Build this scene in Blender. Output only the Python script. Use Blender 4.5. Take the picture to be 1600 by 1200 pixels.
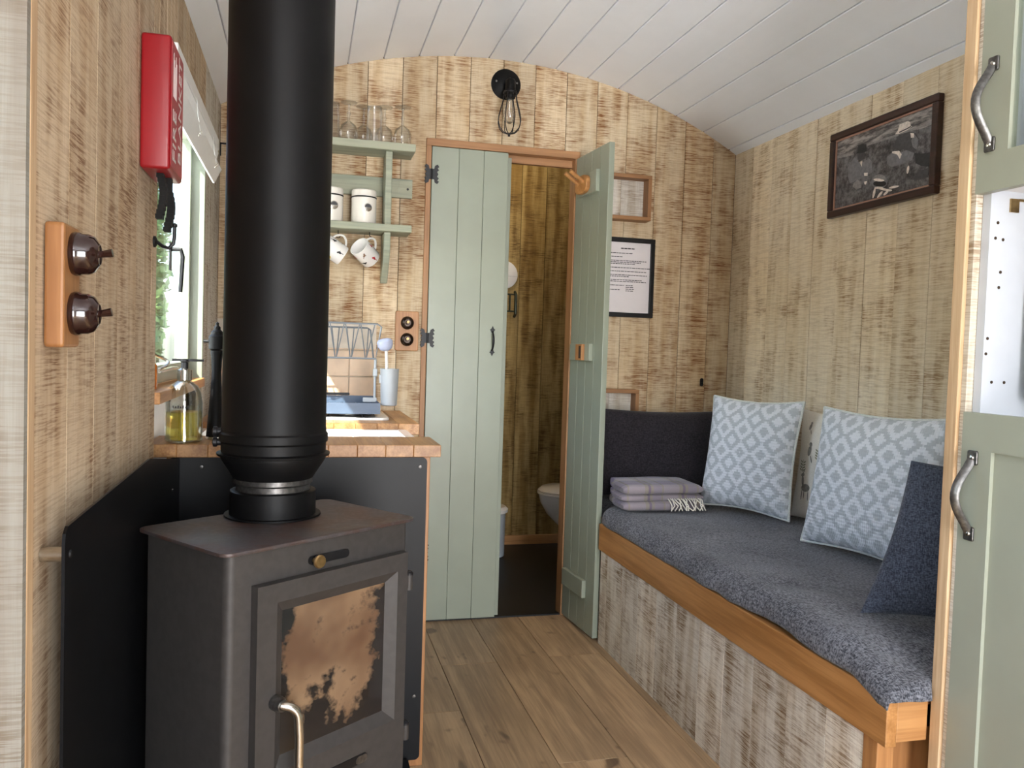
import bpy, bmesh, math, random
from mathutils import Vector, Matrix, noise
random.seed(7)
for o in list(bpy.data.objects): bpy.data.objects.remove(o)
scn = bpy.context.scene
COL = scn.collection
PI = math.pi

# ------------------------------------------------------------------ camera
YAW, PITCH, ROLL, EYE = math.radians(14.26), math.radians(-2.25), math.radians(1.80), 1.16
fw = Vector((math.sin(YAW)*math.cos(PITCH), math.cos(YAW)*math.cos(PITCH), math.sin(PITCH)))
rt = Vector((math.cos(YAW), -math.sin(YAW), 0)); up = rt.cross(fw)
r2 = rt*math.cos(ROLL)+up*math.sin(ROLL); u2 = -rt*math.sin(ROLL)+up*math.cos(ROLL)
cd = bpy.data.cameras.new('camera'); cam = bpy.data.objects.new('camera', cd); COL.objects.link(cam)
cd.sensor_width = 36; cd.lens = 36*1280/1600; cd.clip_start = .02
cam.matrix_world = Matrix(((r2.x,u2.x,-fw.x,0),(r2.y,u2.y,-fw.y,0),(r2.z,u2.z,-fw.z,EYE),(0,0,0,1)))
scn.camera = cam

# ------------------------------------------------------------------ sky, sun, daylight through the open entrance, exposure
SUN_DIR = Vector((1.0, 1.15, -1.55)).normalized()
w = bpy.data.worlds.new('world'); scn.world = w; w.use_nodes = True
nt = w.node_tree; bg = nt.nodes['Background']
sky = nt.nodes.new('ShaderNodeTexSky'); sky.sky_type = 'NISHITA'; sky.sun_disc = False
sky.sun_elevation = math.radians(50); sky.sun_rotation = math.radians(230); sky.air_density = 1.0; sky.dust_density = 2.0
nt.links.new(sky.outputs[0], bg.inputs[0]); bg.inputs[1].default_value = .75
sl = bpy.data.lights.new('sun', 'SUN'); sl.energy = 24.0; sl.angle = math.radians(.6); sl.color = (1,.95,.86)
so = bpy.data.objects.new('sun', sl); COL.objects.link(so); so.rotation_euler = SUN_DIR.to_track_quat('-Z','Y').to_euler()
def area(name, loc, direction, sx, sy, power, col):
    l = bpy.data.lights.new(name, 'AREA'); l.shape = 'RECTANGLE'; l.size = sx; l.size_y = sy; l.energy = power; l.color = col
    o = bpy.data.objects.new(name, l); COL.objects.link(o); o.location = loc
    o.rotation_euler = Vector(direction).to_track_quat('-Z','Z').to_euler(); return o
area('entrance_daylight', (.75,-2.44,1.05), (0,1,.32), 1.2, 1.85, 74, (.97,.975,1))
scn.view_settings.view_transform = 'Standard'; scn.view_settings.look = 'None'
scn.view_settings.exposure = 0.95; scn.view_settings.gamma = 1; scn.view_settings.use_curve_mapping = False

# ------------------------------------------------------------------ node helpers / materials
def c(h):
    h = h.lstrip('#'); v = [int(h[i:i+2],16)/255 for i in (0,2,4)]
    return tuple((x/12.92 if x <= .04045 else ((x+.055)/1.055)**2.4) for x in v)+(1,)
class G:
    def __init__(s, name):
        s.m = bpy.data.materials.new(name); s.m.use_nodes = True; s.t = s.m.node_tree
        s.b = s.t.nodes['Principled BSDF']; s.out = s.t.nodes['Material Output']
    def n(s, typ, ins=None, **pr):
        x = s.t.nodes.new('ShaderNode'+typ)
        for k,v in pr.items(): setattr(x,k,v)
        for k,v in (ins or {}).items():
            if hasattr(v,'is_output'): s.t.links.new(v, x.inputs[k])
            else: x.inputs[k].default_value = v
        return x
    def coord(s, rnd=True, kind='Object'):
        v = s.n('TexCoord').outputs[kind]
        if rnd:
            r = s.n('Math', {0:s.n('ObjectInfo').outputs['Random'],1:41.3}, operation='MULTIPLY').outputs[0]
            v = s.n('VectorMath', {0:v,1:r}, operation='ADD').outputs[0]
        return v
    def noise(s, v, sc, scale=1, detail=2, rough=.5):
        m = s.n('VectorMath', {0:v,1:sc}, operation='MULTIPLY').outputs[0]
        return s.n('TexNoise', {'Vector':m,'Scale':scale,'Detail':detail,'Roughness':rough}).outputs[0]
    def ramp(s, f, a, b):
        return s.n('MapRange', {'Value':f,'From Min':a,'From Max':b}, interpolation_type='SMOOTHSTEP').outputs[0]
    def math(s, op, a, b=0., cl=False):
        return s.n('Math', {0:a,1:b}, operation=op, use_clamp=cl).outputs[0]
    def mix(s, f, a, b, mode='MIX'):
        x = s.n('Mix', data_type='RGBA', blend_type=mode)
        for i,v in ((0,f),(6,a),(7,b)):
            if hasattr(v,'is_output'): s.t.links.new(v, x.inputs[i])
            else: x.inputs[i].default_value = v
        return x.outputs[2]
    def set(s, **k):
        for a,v in k.items():
            i = s.b.inputs[a.replace('_',' ')]
            if hasattr(v,'is_output'): s.t.links.new(v,i)
            else: i.default_value = v
        return s
    def bump(s, h, strength=.3, dist=.002):
        b = s.n('Bump', {'Height':h,'Strength':strength,'Distance':dist}); s.t.links.new(b.outputs[0], s.b.inputs['Normal']); return s
def plain(name, col, rough=.5, metal=0, var=.06, scale=30, coat=0, spec=.5):
    g = G(name); v = g.coord(); n = g.noise(v,(1,1,1),scale,3)
    d = tuple(x*(1-var*2) for x in c(col)[:3])+(1,)
    g.set(Base_Color=g.mix(g.ramp(n,.35,.65), d, c(col)), Roughness=rough, Metallic=metal, Coat_Weight=coat); g.b.inputs['Specular IOR Level'].default_value = spec
    return g.m
def sawn(name, base, mid, streak, amt=.5, varl=.12):
    g = G(name); v = g.coord()
    A = g.noise(v,(13,13,290),1,3,.6); A2 = g.noise(v,(30,30,560),1,2); B = g.noise(v,(8,8,7),1,4,.6); Cg = g.noise(v,(430,430,12),1,2); D = g.noise(v,(24,24,2.5),1,2)
    k = .62-.22*amt
    patch = g.ramp(g.math('ADD',g.math('MULTIPLY',B,.7),g.math('MULTIPLY',D,.3)), k-.10, k+.16)
    lines = g.ramp(g.math('ADD',g.math('MULTIPLY',A,.75),g.math('MULTIPLY',A2,.25)), .47, .56)
    m = g.math('MULTIPLY', lines, g.math('ADD', g.math('MULTIPLY',patch,.78), .22))
    col = g.mix(g.ramp(D,.35,.7), c(base), c(mid))
    col = g.mix(g.math('MULTIPLY',g.ramp(Cg,.42,.66),.40), col, c(mid))
    col = g.mix(g.math('MULTIPLY',patch,.28), col, c(streak))
    col = g.mix(m, col, c(streak))
    rr = g.n('ObjectInfo').outputs['Random']
    val = g.math('ADD', g.math('MULTIPLY',rr,2*varl), 1-varl)
    hs = g.n('HueSaturation', {'Color':col,'Value':val})
    g.set(Base_Color=hs.outputs[0], Roughness=.78); g.b.inputs['Specular IOR Level'].default_value = .25
    g.bump(g.math('ADD', g.math('MULTIPLY',A,.7), g.math('MULTIPLY',Cg,.4)), .35, .002)
    return g.m
def wood(name, a, b, axis='y', rough=.5, sc=1, var=.1, knots=False):
    g = G(name); v = g.coord(); k = {'x':(1.6,34,34),'y':(34,1.6,34),'z':(34,34,1.6)}[axis]; k = tuple(x*sc for x in k)
    n1 = g.noise(v,k,1,4,.6); n2 = g.noise(v,tuple(x*6 for x in k),1,2); n3 = g.noise(v,(3,3,3),1,2)
    f = g.math('ADD', g.math('MULTIPLY',n1,.7), g.math('MULTIPLY',n2,.3))
    col = g.mix(g.ramp(f,.34,.66), c(a), c(b))
    col = g.mix(g.math('MULTIPLY',g.ramp(n3,.45,.7),.35), col, c(b))
    if knots:
        kv = g.noise(v,tuple(6.5 if x<10 else 12 for x in k),1,2); col = g.mix(g.math('MULTIPLY',g.ramp(kv,.645,.73),.75), col, c('#4a3524'))
    val = g.math('ADD', g.math('MULTIPLY',g.n('ObjectInfo').outputs['Random'],2*var), 1-var)
    hs = g.n('HueSaturation', {'Color':col,'Value':val})
    g.set(Base_Color=hs.outputs[0], Roughness=rough); g.bump(f,.18,.0015); return g.m
def weave(name, a, b, s=380, contrast=(.36,.64), bump=.5):
    g = G(name); v = g.coord(False)
    p = g.noise(v,(s,s*.28,s*.5),1,2); q = g.noise(v,(s*.28,s,s*.5),1,2); r = g.noise(v,(6,6,6),1,3); z = g.noise(v,(s*.8,s*.8,s*.8),1,1)
    f = g.math('ADD', g.math('MULTIPLY',p,.4), g.math('ADD', g.math('MULTIPLY',q,.4), g.math('MULTIPLY',z,.2)))
    f = g.math('ADD', f, g.math('MULTIPLY', g.math('SUBTRACT',r,.5),.12))
    g.set(Base_Color=g.mix(g.ramp(f,*contrast), c(a), c(b)), Roughness=.95, Sheen_Weight=.15); g.b.inputs['Specular IOR Level'].default_value = .1
    g.bump(f,bump,.003); return g.m
def glassy(name, tint=(1,1,1,1), rough=0.0, refl=.12):      # thin pane: transparent plus a sheen
    g = G(name); tr = g.n('BsdfTransparent', {'Color':tint}); gl = g.n('BsdfGlossy', {'Roughness':rough})
    lw = g.n('LayerWeight', {'Blend':.25}); f = g.math('ADD', g.math('MULTIPLY',lw.outputs['Fresnel'],.55), refl*.3, True)
    mx = g.n('MixShader', {0:f,1:tr.outputs[0],2:gl.outputs[0]}); g.t.links.new(mx.outputs[0], g.out.inputs[0]); return g.m

MT = {}
MT['plank'] = sawn('sawn_cream_plank', '#d6c5a8', '#c9b08c', '#7f5431', .54)
MT['plank_r'] = sawn('sawn_pale_plank', '#e2d4bc', '#d8c6a8', '#886643', .28)
MT['plank_l'] = sawn('sawn_left_plank', '#d2bfa4', '#bfa585', '#7d5a3f', .34)
MT['plank_w'] = sawn('whitewashed_plank', '#dcd8cf', '#c6bba8', '#836a50', .40)
MT['plank_w_toned'] = sawn('toned_down_white_plank', '#96958d', '#88837a', '#6f6252', .30)  # whitewashed plank with its colour darkened to offset strong entrance light
MT['plank_bench'] = sawn('bench_plank', '#e6e0d4', '#cfc2ae', '#7d6041', .44)
MT['plank_bath'] = sawn('bathroom_plank', '#b9a06c', '#8f7443', '#57401f', .42)
MT['dark_gap'] = plain('dark_backing', '#3a2a1c', .9)
MT['ceiling'] = plain('white_ceiling_paint', '#eef1f8', .30, var=.01, scale=6)
MT['sage'] = plain('sage_paint', '#8f9585', .34, var=.02, scale=9)
MT['sage_cab'] = plain('sage_cabinet_paint', '#999d8e', .42, var=.02, scale=9)
MT['sage_rub'] = wood('rubbed_sage_paint', '#848c7c', '#a3a590', 'x', .6, .7, .03)
MT['white'] = plain('white_paint', '#efefef', .4, var=.01)
MT['floor'] = wood('floor_board', '#b79976', '#8a7055', 'y', .42, .8, .12, True)
MT['oak'] = wood('oak_along', '#bf8a54', '#9c6a38', 'y', .42, 1, .05)
MT['oak_x'] = wood('oak_across', '#bf8d59', '#9f6e40', 'x', .42, 1, .05)
MT['oak_z'] = wood('oak_upright', '#b3804f', '#94643a', 'z', .45, 1, .06)
MT['oak_pale'] = wood('pale_raw_wood', '#cfb592', '#ad8a64', 'z', .6, .8, .06)
MT['oak_frame'] = wood('oak_door_frame', '#a87b52', '#8f6540', 'z', .5, 1, .05)
MT['oak_framex'] = wood('oak_door_head', '#a87b52', '#8f6540', 'x', .5, 1, .05)
MT['stave'] = wood('worktop_stave', '#b98a56', '#8f6034', 'y', .4, 1, .16)
MT['black'] = plain('black_iron', '#17171a', .45, .3, .1)
MT['black_satin'] = plain('black_satin_enamel', '#0b0b0c', .5, 0, .08, 12, 0, .22)
MT['niche'] = plain('toned_down_white', '#c4c8d0', .5, 0, .01)  # white niche side, greyed in colour where entrance light falls too bright
MT['shield'] = plain('black_heat_shield', '#0a0b0e', .42, 0, .15, 14, 0, .25)
MT['stove'] = plain('stove_grey_paint', '#423f3d', .55, .25, .07, 60)
MT['pewter'] = plain('pewter', '#6c6a68', .38, .85, .18, 120)
MT['chrome'] = plain('brushed_steel', '#c9c4ba', .25, 1, .05, 80)
MT['brass'] = plain('worn_brass', '#b79a6c', .35, 1, .1, 90)
MT['bakelite'] = plain('brown_bakelite', '#2a1511', .16, 0, .1, 20, .5)
MT['switch_dark'] = plain('dark_bronze', '#33261d', .25, .6, .1)
MT['red'] = plain('red_plastic', '#900d18', .42, 0, .03, 5, .1)
MT['red_card'] = plain('red_label_card', '#b8404b', .5, 0, .05, 20)
MT['print_white'] = plain('white_print', '#e9dcd9', .6)
MT['strap'] = plain('black_webbing', '#0e0d0d', .9)
MT['ceramic'] = plain('white_ceramic', '#f1efec', .15, 0, .01, 5, .4)
MT['canister'] = plain('cream_enamel', '#e8e3da', .35, 0, .01)
MT['tile'] = plain('terracotta_tile', '#e3c6a8', .5, 0, .07, 14)
MT['grout'] = plain('pale_grout', '#d9cdbd', .9)
MT['tray'] = plain('blue_grey_plastic', '#4f5f75', .4, 0, .03)
MT['grey_plastic'] = plain('grey_plastic', '#a9aeb2', .45, 0, .02)
MT['wire'] = plain('grey_coated_wire', '#80868c', .35, .3, .02)
MT['bristle'] = plain('pale_bristle', '#b9c2dd', .8)
MT['paper'] = plain('white_paper', '#e6e0e2', .8, 0, .01)
MT['ink'] = plain('black_ink', '#3a383b', .9)
MT['frame_brown'] = wood('dark_brown_frame', '#3b211a', '#24130f', 'y', .35, 1, .02)
MT['frame_gilt'] = plain('copper_slip', '#a67f6d', .5)
MT['cord'] = plain('lino_black', '#171513', .5, 0, .2, 8)
MT['black_cushion'] = weave('black_ribbed_cloth', '#1c1a1e', '#3a363b', 300, (.3,.75))
MT['throw'] = weave('blue_grey_woven_throw', '#292b32', '#808188', 330, (.36,.66), .3)
MT['navy_cushion'] = weave('navy_woven_cloth', '#2b303d', '#59606e', 420, (.36,.68))
MT['mattress'] = weave('dark_mattress_cloth', '#2a2c33', '#3d4048')
MT['linen'] = weave('off_white_linen', '#d6cec0', '#e7e1d6', 500, (.3,.7), .2)
MT['print_grey'] = plain('grey_cloth_print', '#8b867e', .9, 0, .15, 60)
MT['print_green'] = plain('green_cloth_print', '#8f9276', .9, 0, .15, 60)
MT['pane'] = glassy('window_glass', (.97,1,.99,1))
MT['clear'] = glassy('clear_drinking_glass', (.965,.97,.965,1), 0, .2)
MT['bottle_glass'] = glassy('clear_bottle_glass', (.95,.97,.96,1), 0, .25)
MT['bulb_glass'] = glassy('clear_bulb_glass', (.97,.95,.92,1), 0, .4)
MT['liquid'] = (lambda g: g.set(Base_Color=c('#e8d56a'), Roughness=.05, Transmission_Weight=.75, IOR=1.2).m)(G('yellow_liquid_soap'))
MT['amber'] = plain('amber_jar', '#b7631b', .15, 0, .1, 10, .5)
MT['leaf'] = plain('green_leaf', '#48682f', .6, 0, .2, 3)
MT['bounce_ground'] = plain('pale_bounce_ground', '#d9d8d4', .9, 0, .08, 30)  # unseen ground, lightened to bounce sunlight up onto the ceiling
MT['screen'] = plain('black_screen', '#08090b', .12)
MT['blind'] = plain('white_blind_cloth', '#f2f0ee', .7, 0, .02)
MT['towel_metal'] = plain('dull_green_metal', '#4d5348', .3, .6)
for nm,h in (('bw1','#2c2c2f'),('bw2','#48484b'),('bw3','#77767a'),('bw4','#8b8988'),('bw5','#e6dbd2'),('bw6','#1b1b1e'),('bird_black','#23252b'),('bird_red','#b32b33'),('bird_brown','#8a6a55'),('bird_yellow','#d8c24a')):
    MT[nm] = plain('print_'+nm, h, .6, 0, .12, 90)
def bwground():
    g = G('photo_ground'); v = g.coord(False); n = g.noise(v,(60,60,60),1,5,.75); q = g.noise(v,(9,9,30),1,3)
    f = g.math('ADD', g.math('MULTIPLY',n,.7), g.math('MULTIPLY',q,.3))
    g.set(Base_Color=g.mix(g.ramp(f,.36,.68), c('#1a1a1d'), c('#77767a')), Roughness=.35); return g.m
MT['bwground'] = bwground()
def bwlog():
    g = G('photo_logs'); v = g.coord(False); q = g.noise(v,(6,12,70),1,4,.7)
    g.set(Base_Color=g.mix(g.ramp(q,.36,.66), c('#353438'), c('#a19c99')), Roughness=.35); return g.m
MT['bwlog'] = bwlog()
def stovetop():
    g = G('stove_top_plate'); v = g.coord(False); n = g.noise(v,(9,9,9),1,4,.6); m = g.noise(v,(80,80,80),1,2)
    col = g.mix(g.ramp(n,.40,.66), c('#4f4a4b'), c('#51392f')); col = g.mix(g.math('MULTIPLY',g.ramp(m,.5,.75),.4), col, c('#6a6463'))
    g.set(Base_Color=col, Roughness=g.math('ADD',g.math('MULTIPLY',m,.2),.36), Metallic=.35); return g.m
MT['stovetop'] = stovetop()
def soot():
    g = G('sooty_stove_glass'); v = g.coord(False); n = g.noise(v,(8,8,11),1,5,.62); m = g.noise(v,(5,5,5),1,3); e = g.noise(v,(40,40,40),1,3)
    col = g.mix(g.ramp(m,.38,.62), c('#5d4534'), c('#826a52'))
    f = g.math('ADD', g.math('MULTIPLY',n,.8), g.math('MULTIPLY',e,.2))
    sx = g.n('SeparateXYZ', {0:g.n('TexCoord').outputs['Generated']}).outputs
    low = g.math('SUBTRACT',1.,g.ramp(sx[2],.02,.38)); rgt = g.ramp(sx[0],.72,1.05); lft = g.math('SUBTRACT',1.,g.ramp(sx[0],.0,.18))
    f = g.math('ADD', f, g.math('MULTIPLY',g.math('ADD',g.math('ADD',low,rgt),lft),.17))
    col = g.mix(g.ramp(f,.535,.64), col, c('#17181b'))
    g.set(Base_Color=col, Roughness=.2, Coat_Weight=.6, Coat_Roughness=.05); return g.m
MT['soot'] = soot()
def diamonds():
    g = G('woven_diamond_cloth'); s = g.n('SeparateXYZ', {0:g.n('TexCoord').outputs['Object']}).outputs
    def snap(x,k): return g.math('DIVIDE', g.math('FLOOR', g.math('MULTIPLY',x,k)), k)
    u = snap(s[0],190.); v = snap(s[1],130.); n = 11.5
    a = g.math('ABSOLUTE', g.math('SUBTRACT', g.math('FRACT', g.math('MULTIPLY',u,n)),.5))
    b = g.math('ABSOLUTE', g.math('SUBTRACT', g.math('FRACT', g.math('MULTIPLY',v,n)),.5))
    d = g.math('ADD',a,b); st = g.math('SINE', g.math('MULTIPLY',d,4*PI*1.0))
    br = g.math('SINE', g.math('MULTIPLY',s[0],900.)); bc = g.math('SINE', g.math('MULTIPLY',s[1],600.))
    f = g.math('ADD', g.math('MULTIPLY',st,.85), g.math('MULTIPLY',br,.12))
    g.set(Base_Color=g.mix(g.ramp(f,-.25,.25), c('#b9c0c6'), c('#dee2e8')), Roughness=.95, Sheen_Weight=.1); g.b.inputs['Specular IOR Level'].default_value=.1
    g.bump(g.math('ADD', g.math('MULTIPLY',br,.5), g.math('ADD',g.math('MULTIPLY',bc,.5),st)), .4, .002); return g.m
MT['diamond'] = diamonds()
MT['piping'] = weave('pale_piping_cloth', '#c3c9c5', '#d9dcd9')
def plaid():
    g = G('lilac_plaid_wool'); s = g.n('SeparateXYZ', {0:g.n('TexCoord').outputs['Object']}).outputs
    def band(x,k,lo,hi,off=0.):
        fr = g.math('FRACT', g.math('ADD', g.math('MULTIPLY',x,k), off)); return g.math('MULTIPLY', g.math('GREATER_THAN',fr,lo), g.math('LESS_THAN',fr,hi))
    zz = g.math('ADD', s[1], g.math('MULTIPLY',s[2],1.))
    col = g.mix(g.math('MULTIPLY',band(s[0],7.,.0,.45),.75), c('#5f584e'), c('#746889'))
    col = g.mix(g.math('MULTIPLY',band(zz,7.,.1,.5),.38), col, c('#bdb3aa'))
    col = g.mix(g.math('MULTIPLY',band(s[0],7.,.55,.62),.8), col, c('#6c5a78')); col = g.mix(g.math('MULTIPLY',band(zz,7.,.62,.68),.8), col, c('#6c5a78'))
    col = g.mix(g.math('MULTIPLY',band(s[0],7.,.7,.95),.5), col, c('#857a98'))
    fz = g.noise(g.coord(False),(300,300,300),1,2); col = g.mix(g.math('MULTIPLY',fz,.25), col, c('#6f675f'))
    g.set(Base_Color=col, Roughness=.95, Sheen_Weight=.2); g.bump(fz,.4,.002); return g.m
MT['plaid'] = plaid()

# ------------------------------------------------------------------ object helpers
W = {}
def ident(o, label=None, cat=None, group=None, kind=None):
    if label: o['label'] = label
    if cat: o['category'] = cat
    if group: o['group'] = group
    if kind: o['kind'] = kind
    return o
def place(o, parent, M):
    COL.objects.link(o)
    if parent is not None:
        o.parent = parent; o.matrix_parent_inverse = W[parent.name].inverted()
    o.matrix_basis = M; W[o.name] = M.copy(); return o
def thing(name, loc, label, cat, group=None, kind=None):
    o = bpy.data.objects.new(name, None); o.empty_display_size = .05
    place(o, None, Matrix.Translation(Vector(loc))); return ident(o, label, cat, group, kind)
def mk(name, vf, mat, parent=None, M=None, smooth=False, bevel=0, seg=2, recenter=True, label=None, cat=None, group=None, kind=None, fmat=None):
    vs, fs = vf; vs = [Vector(v) for v in vs]; M = M.copy() if M is not None else Matrix.Identity(4)
    if recenter:
        lo = Vector([min(v[i] for v in vs) for i in range(3)]); hi = Vector([max(v[i] for v in vs) for i in range(3)]); ctr = (lo+hi)/2
        vs = [v-ctr for v in vs]; M = M @ Matrix.Translation(ctr)
    me = bpy.data.meshes.new(name); me.from_pydata(vs, [], fs)
    bm = bmesh.new(); bm.from_mesh(me); bmesh.ops.recalc_face_normals(bm, faces=bm.faces)
    if bevel:
        es = [e for e in bm.edges if len(e.link_faces)==2 and e.calc_face_angle(0) > .5]
        bmesh.ops.bevel(bm, geom=es, offset=bevel, segments=seg, profile=.5, affect='EDGES', clamp_overlap=True)
    bm.to_mesh(me); bm.free()
    mats = mat if isinstance(mat,(list,tuple)) else [mat]
    for k in mats: me.materials.append(MT[k])
    if fmat: 
        for p,i in zip(me.polygons, fmat): p.material_index = i
    if smooth:
        for p in me.polygons: p.use_smooth = True
        try: me.set_sharp_from_angle(angle=math.radians(38))
        except Exception: pass
    o = bpy.data.objects.new(name, me); place(o, parent, M)
    return ident(o, label, cat, group, kind)
def bx(x0,x1,y0,y1,z0,z1):
    v = [(x,y,z) for x in (x0,x1) for y in (y0,y1) for z in (z0,z1)]
    return v, [(0,1,3,2),(4,6,7,5),(0,4,5,1),(2,3,7,6),(0,2,6,4),(1,5,7,3)]
def join(*parts):
    V,F = [],[]
    for v,f in parts:
        k = len(V); V += [tuple(p) for p in v]; F += [tuple(i+k for i in q) for q in f]
    return V,F
def tf(M, vf): return [M @ Vector(v) for v in vf[0]], vf[1]
def prism(poly, axis, lo, hi):          # 2-D polygon extruded along an axis
    f = {'x':lambda a,b,t:(t,a,b),'y':lambda a,b,t:(a,t,b),'z':lambda a,b,t:(a,b,t)}[axis]; n = len(poly)
    v = [f(a,b,lo) for a,b in poly]+[f(a,b,hi) for a,b in poly]
    return v, [tuple(range(n)), tuple(range(2*n-1,n-1,-1))]+[(i,(i+1)%n,n+(i+1)%n,n+i) for i in range(n)]
def lathe(prof, seg=28, loop=False, cap=True):     # (r,z) profile round the z axis
    V,F = [],[]; n = len(prof)
    for r,z in prof:
        for k in range(seg):
            a = 2*PI*k/seg; V.append((max(r,1e-5)*math.cos(a), max(r,1e-5)*math.sin(a), z))
    for i in range(n if loop else n-1):
        j = (i+1)%n
        for k in range(seg):
            m = (k+1)%seg; F.append((i*seg+k,i*seg+m,j*seg+m,j*seg+k))
    if not loop and cap:
        F.append(tuple(range(seg))[::-1]); F.append(tuple((n-1)*seg+k for k in range(seg)))
    return V,F
def tube(pts, r, seg=8, closed=False, r2_=None):
    P = [Vector(p) for p in pts]; n = len(P); V,F = [],[]; prev = None
    for i,p in enumerate(P):
        t = (P[(i+1)%n]-P[i-1]) if closed else (P[min(i+1,n-1)]-P[max(i-1,0)]); t.normalize()
        if prev is None: a = t.orthogonal().normalized()
        else: a = (prev-t*prev.dot(t)).normalized()
        prev = a; b = t.cross(a); rr = r if not callable(r) else r(i/(n-1)); rb = rr if r2_ is None else r2_
        for k in range(seg):
            q = 2*PI*k/seg; V.append(p+a*math.cos(q)*rr+b*math.sin(q)*rb)
    for i in range(n if closed else n-1):
        j = (i+1)%n
        for k in range(seg):
            m = (k+1)%seg; F.append((i*seg+k,i*seg+m,j*seg+m,j*seg+k))
    if not closed: F.append(tuple(range(seg))[::-1]); F.append(tuple((n-1)*seg+k for k in range(seg)))
    return V,F
def arcpts(fn, n): return [fn(i/(n-1)) for i in range(n)]
def T(x,y,z): return Matrix.Translation((x,y,z))
def frame(o, x, y, z):                  # matrix from an origin and three axes
    x,y,z = Vector(x).normalized(),Vector(y).normalized(),Vector(z).normalized()
    return Matrix(((x.x,y.x,z.x,o[0]),(x.y,y.y,z.y,o[1]),(x.z,y.z,z.z,o[2]),(0,0,0,1)))
def disc(n,r,z=0): return [(r*math.cos(2*PI*i/n), r*math.sin(2*PI*i/n)) for i in range(n)]
def rrect(a0,a1,b0,b1,r,n=5):
    out = []
    for cx,cy,s in ((a1-r,b1-r,0),(a0+r,b1-r,1),(a0+r,b0+r,2),(a1-r,b0+r,3)):
        for i in range(n+1):
            q = (s+i/n)*PI/2; out.append((cx+r*math.cos(q), cy+r*math.sin(q)))
    return out

# ------------------------------------------------------------------ the room shell
XL, XR, YB, YF = -.338, 1.895, 3.43, -2.40
CX, CR, CZ = .779, 2.22, .172
def arch(x): return CZ+math.sqrt(max(CR*CR-(x-CX)**2,0))
# floor
fl = mk('floor', bx(XL-.12,XR+.08,YF-.08,YB+.02,-.08,-.012), 'dark_gap', label='brown wood-plank floor of the hut with long boards', cat='floor', kind='structure')
butts = {-1:[1.4,2.7],0:[.9,2.05],1:[.2,1.75,2.55],2:[1.1,2.93],3:[.55,2.165],4:[1.55,2.953],5:[1.0,2.4],6:[.4,1.9],7:[1.2,2.7],8:[.6,2.2],-2:[.8,2.4],-3:[1.5]}
for k in range(-2,9):
    x0 = .511+.2095*(k-2); x1 = x0+.2095; x0c, x1c = max(x0,XL-.1), min(x1,XR)
    if x1c-x0c < .02: continue
    ys = [YF]+sorted(butts.get(k,[1.5]))+[YB]
    for a,b in zip(ys,ys[1:]):
        mk('plank', bx(x0c+.0009,x1c-.0009,a+.0009,b-.0009,-.0125,0), 'floor', fl, bevel=.001, seg=1)
# ceiling boards
R_OUT = .014
cl = mk('ceiling', prism([(CX+(CR+.05)*math.sin(t), CZ+(CR+.05)*math.cos(t)) for t in [(-.56+1.12*i/30) for i in range(31)]]+[(CX+(CR+R_OUT)*math.sin(t), CZ+(CR+R_OUT)*math.cos(t)) for t in [(.56-1.12*i/30) for i in range(31)]], 'y', YF-.06, YB+.05), 'ceiling',
        label='arched white tongue-and-groove board ceiling', cat='ceiling', kind='structure')
dth = .1475/CR; th0 = math.asin((.727-CX)/CR)
for k in range(-8,9):
    a, b = th0+k*dth, th0+(k+1)*dth
    a, b = max(a,math.asin((XL-.02-CX)/CR)), min(b,math.asin((XR+.02-CX)/CR))
    if b-a < .01: continue
    g_ = .0009
    inn = [(CX+CR*math.sin(t), CZ+CR*math.cos(t)) for t in (a+g_+.0010, (a*2+b)/3, (a+2*b)/3, b-g_-.0010)]
    out = [(CX+(CR+R_OUT+.002)*math.sin(t), CZ+(CR+R_OUT+.002)*math.cos(t)) for t in (b-g_*.3, a+g_*.3)]
    mid = [(CX+(CR+.0025)*math.sin(t), CZ+(CR+.0025)*math.cos(t)) for t in (b-g_, a+g_)]
    mk('ceiling_board', prism(inn+[mid[0]]+out+[mid[1]], 'y', YF, YB-.001), 'ceiling', cl)

def archpoly(x0,x1,z0,ext=.004):
    n = 5; return [(x0,z0),(x1,z0)]+[(x1+(x0-x1)*i/n, arch(x1+(x0-x1)*i/n)+ext) for i in range(n+1)]
# back wall
OX0, OX1, OZ = .478, 1.138, 2.018
def notch(x0,x1,ext,step=.1):
    n = max(2,int((x1-x0)/step)); top = [(x1+(x0-x1)*i/n, arch(x1+(x0-x1)*i/n)+ext) for i in range(n+1)]
    if x1 <= OX0 or x0 >= OX1: return [[(x0,0),(x1,0)]+top]
    bot = []
    if x0 < OX0: bot += [(x0,0),(OX0,0),(OX0,OZ)]
    else: bot += [(x0,OZ)]
    if x1 > OX1: bot += [(OX1,OZ),(OX1,0),(x1,0)]
    else: bot += [(x1,OZ)]
    return [bot+top]
wb = mk('wall_back', prism(notch(XL-.1,XR+.06,.02)[0], 'y', YB+.016, YB+.07), 'dark_gap', label='end wall of cream sawn vertical planks around the double doors', cat='wall', kind='structure')
xs = [XL]+[.086+.1415*k for k in range(-2,13) if XL+.03 < .086+.1415*k < XR-.03]+[XR]
for a,b in zip(xs,xs[1:]):
    for poly in notch(a+.0012,b-.0012,.003):
        mk('plank', prism(poly,'y',YB+random.uniform(-.0008,.0012),YB+.017), 'plank', wb)
# right wall
wr = mk('wall_right', bx(XR+.016,XR+.07,YF-.05,YB+.06,0,arch(XR)+.03), 'dark_gap', label='right-hand wall of pale sawn vertical planks behind the bench', cat='wall', kind='structure')
ys = [YB]+[3.43-.1555*k for k in range(1,15)]
for a,b in zip(ys,ys[1:]):
    mk('plank', bx(XR+random.uniform(-.0012,.0008),XR+.017,b+.001,a-.001,0,arch(XR)+.004), 'plank_r', wr)
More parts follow.
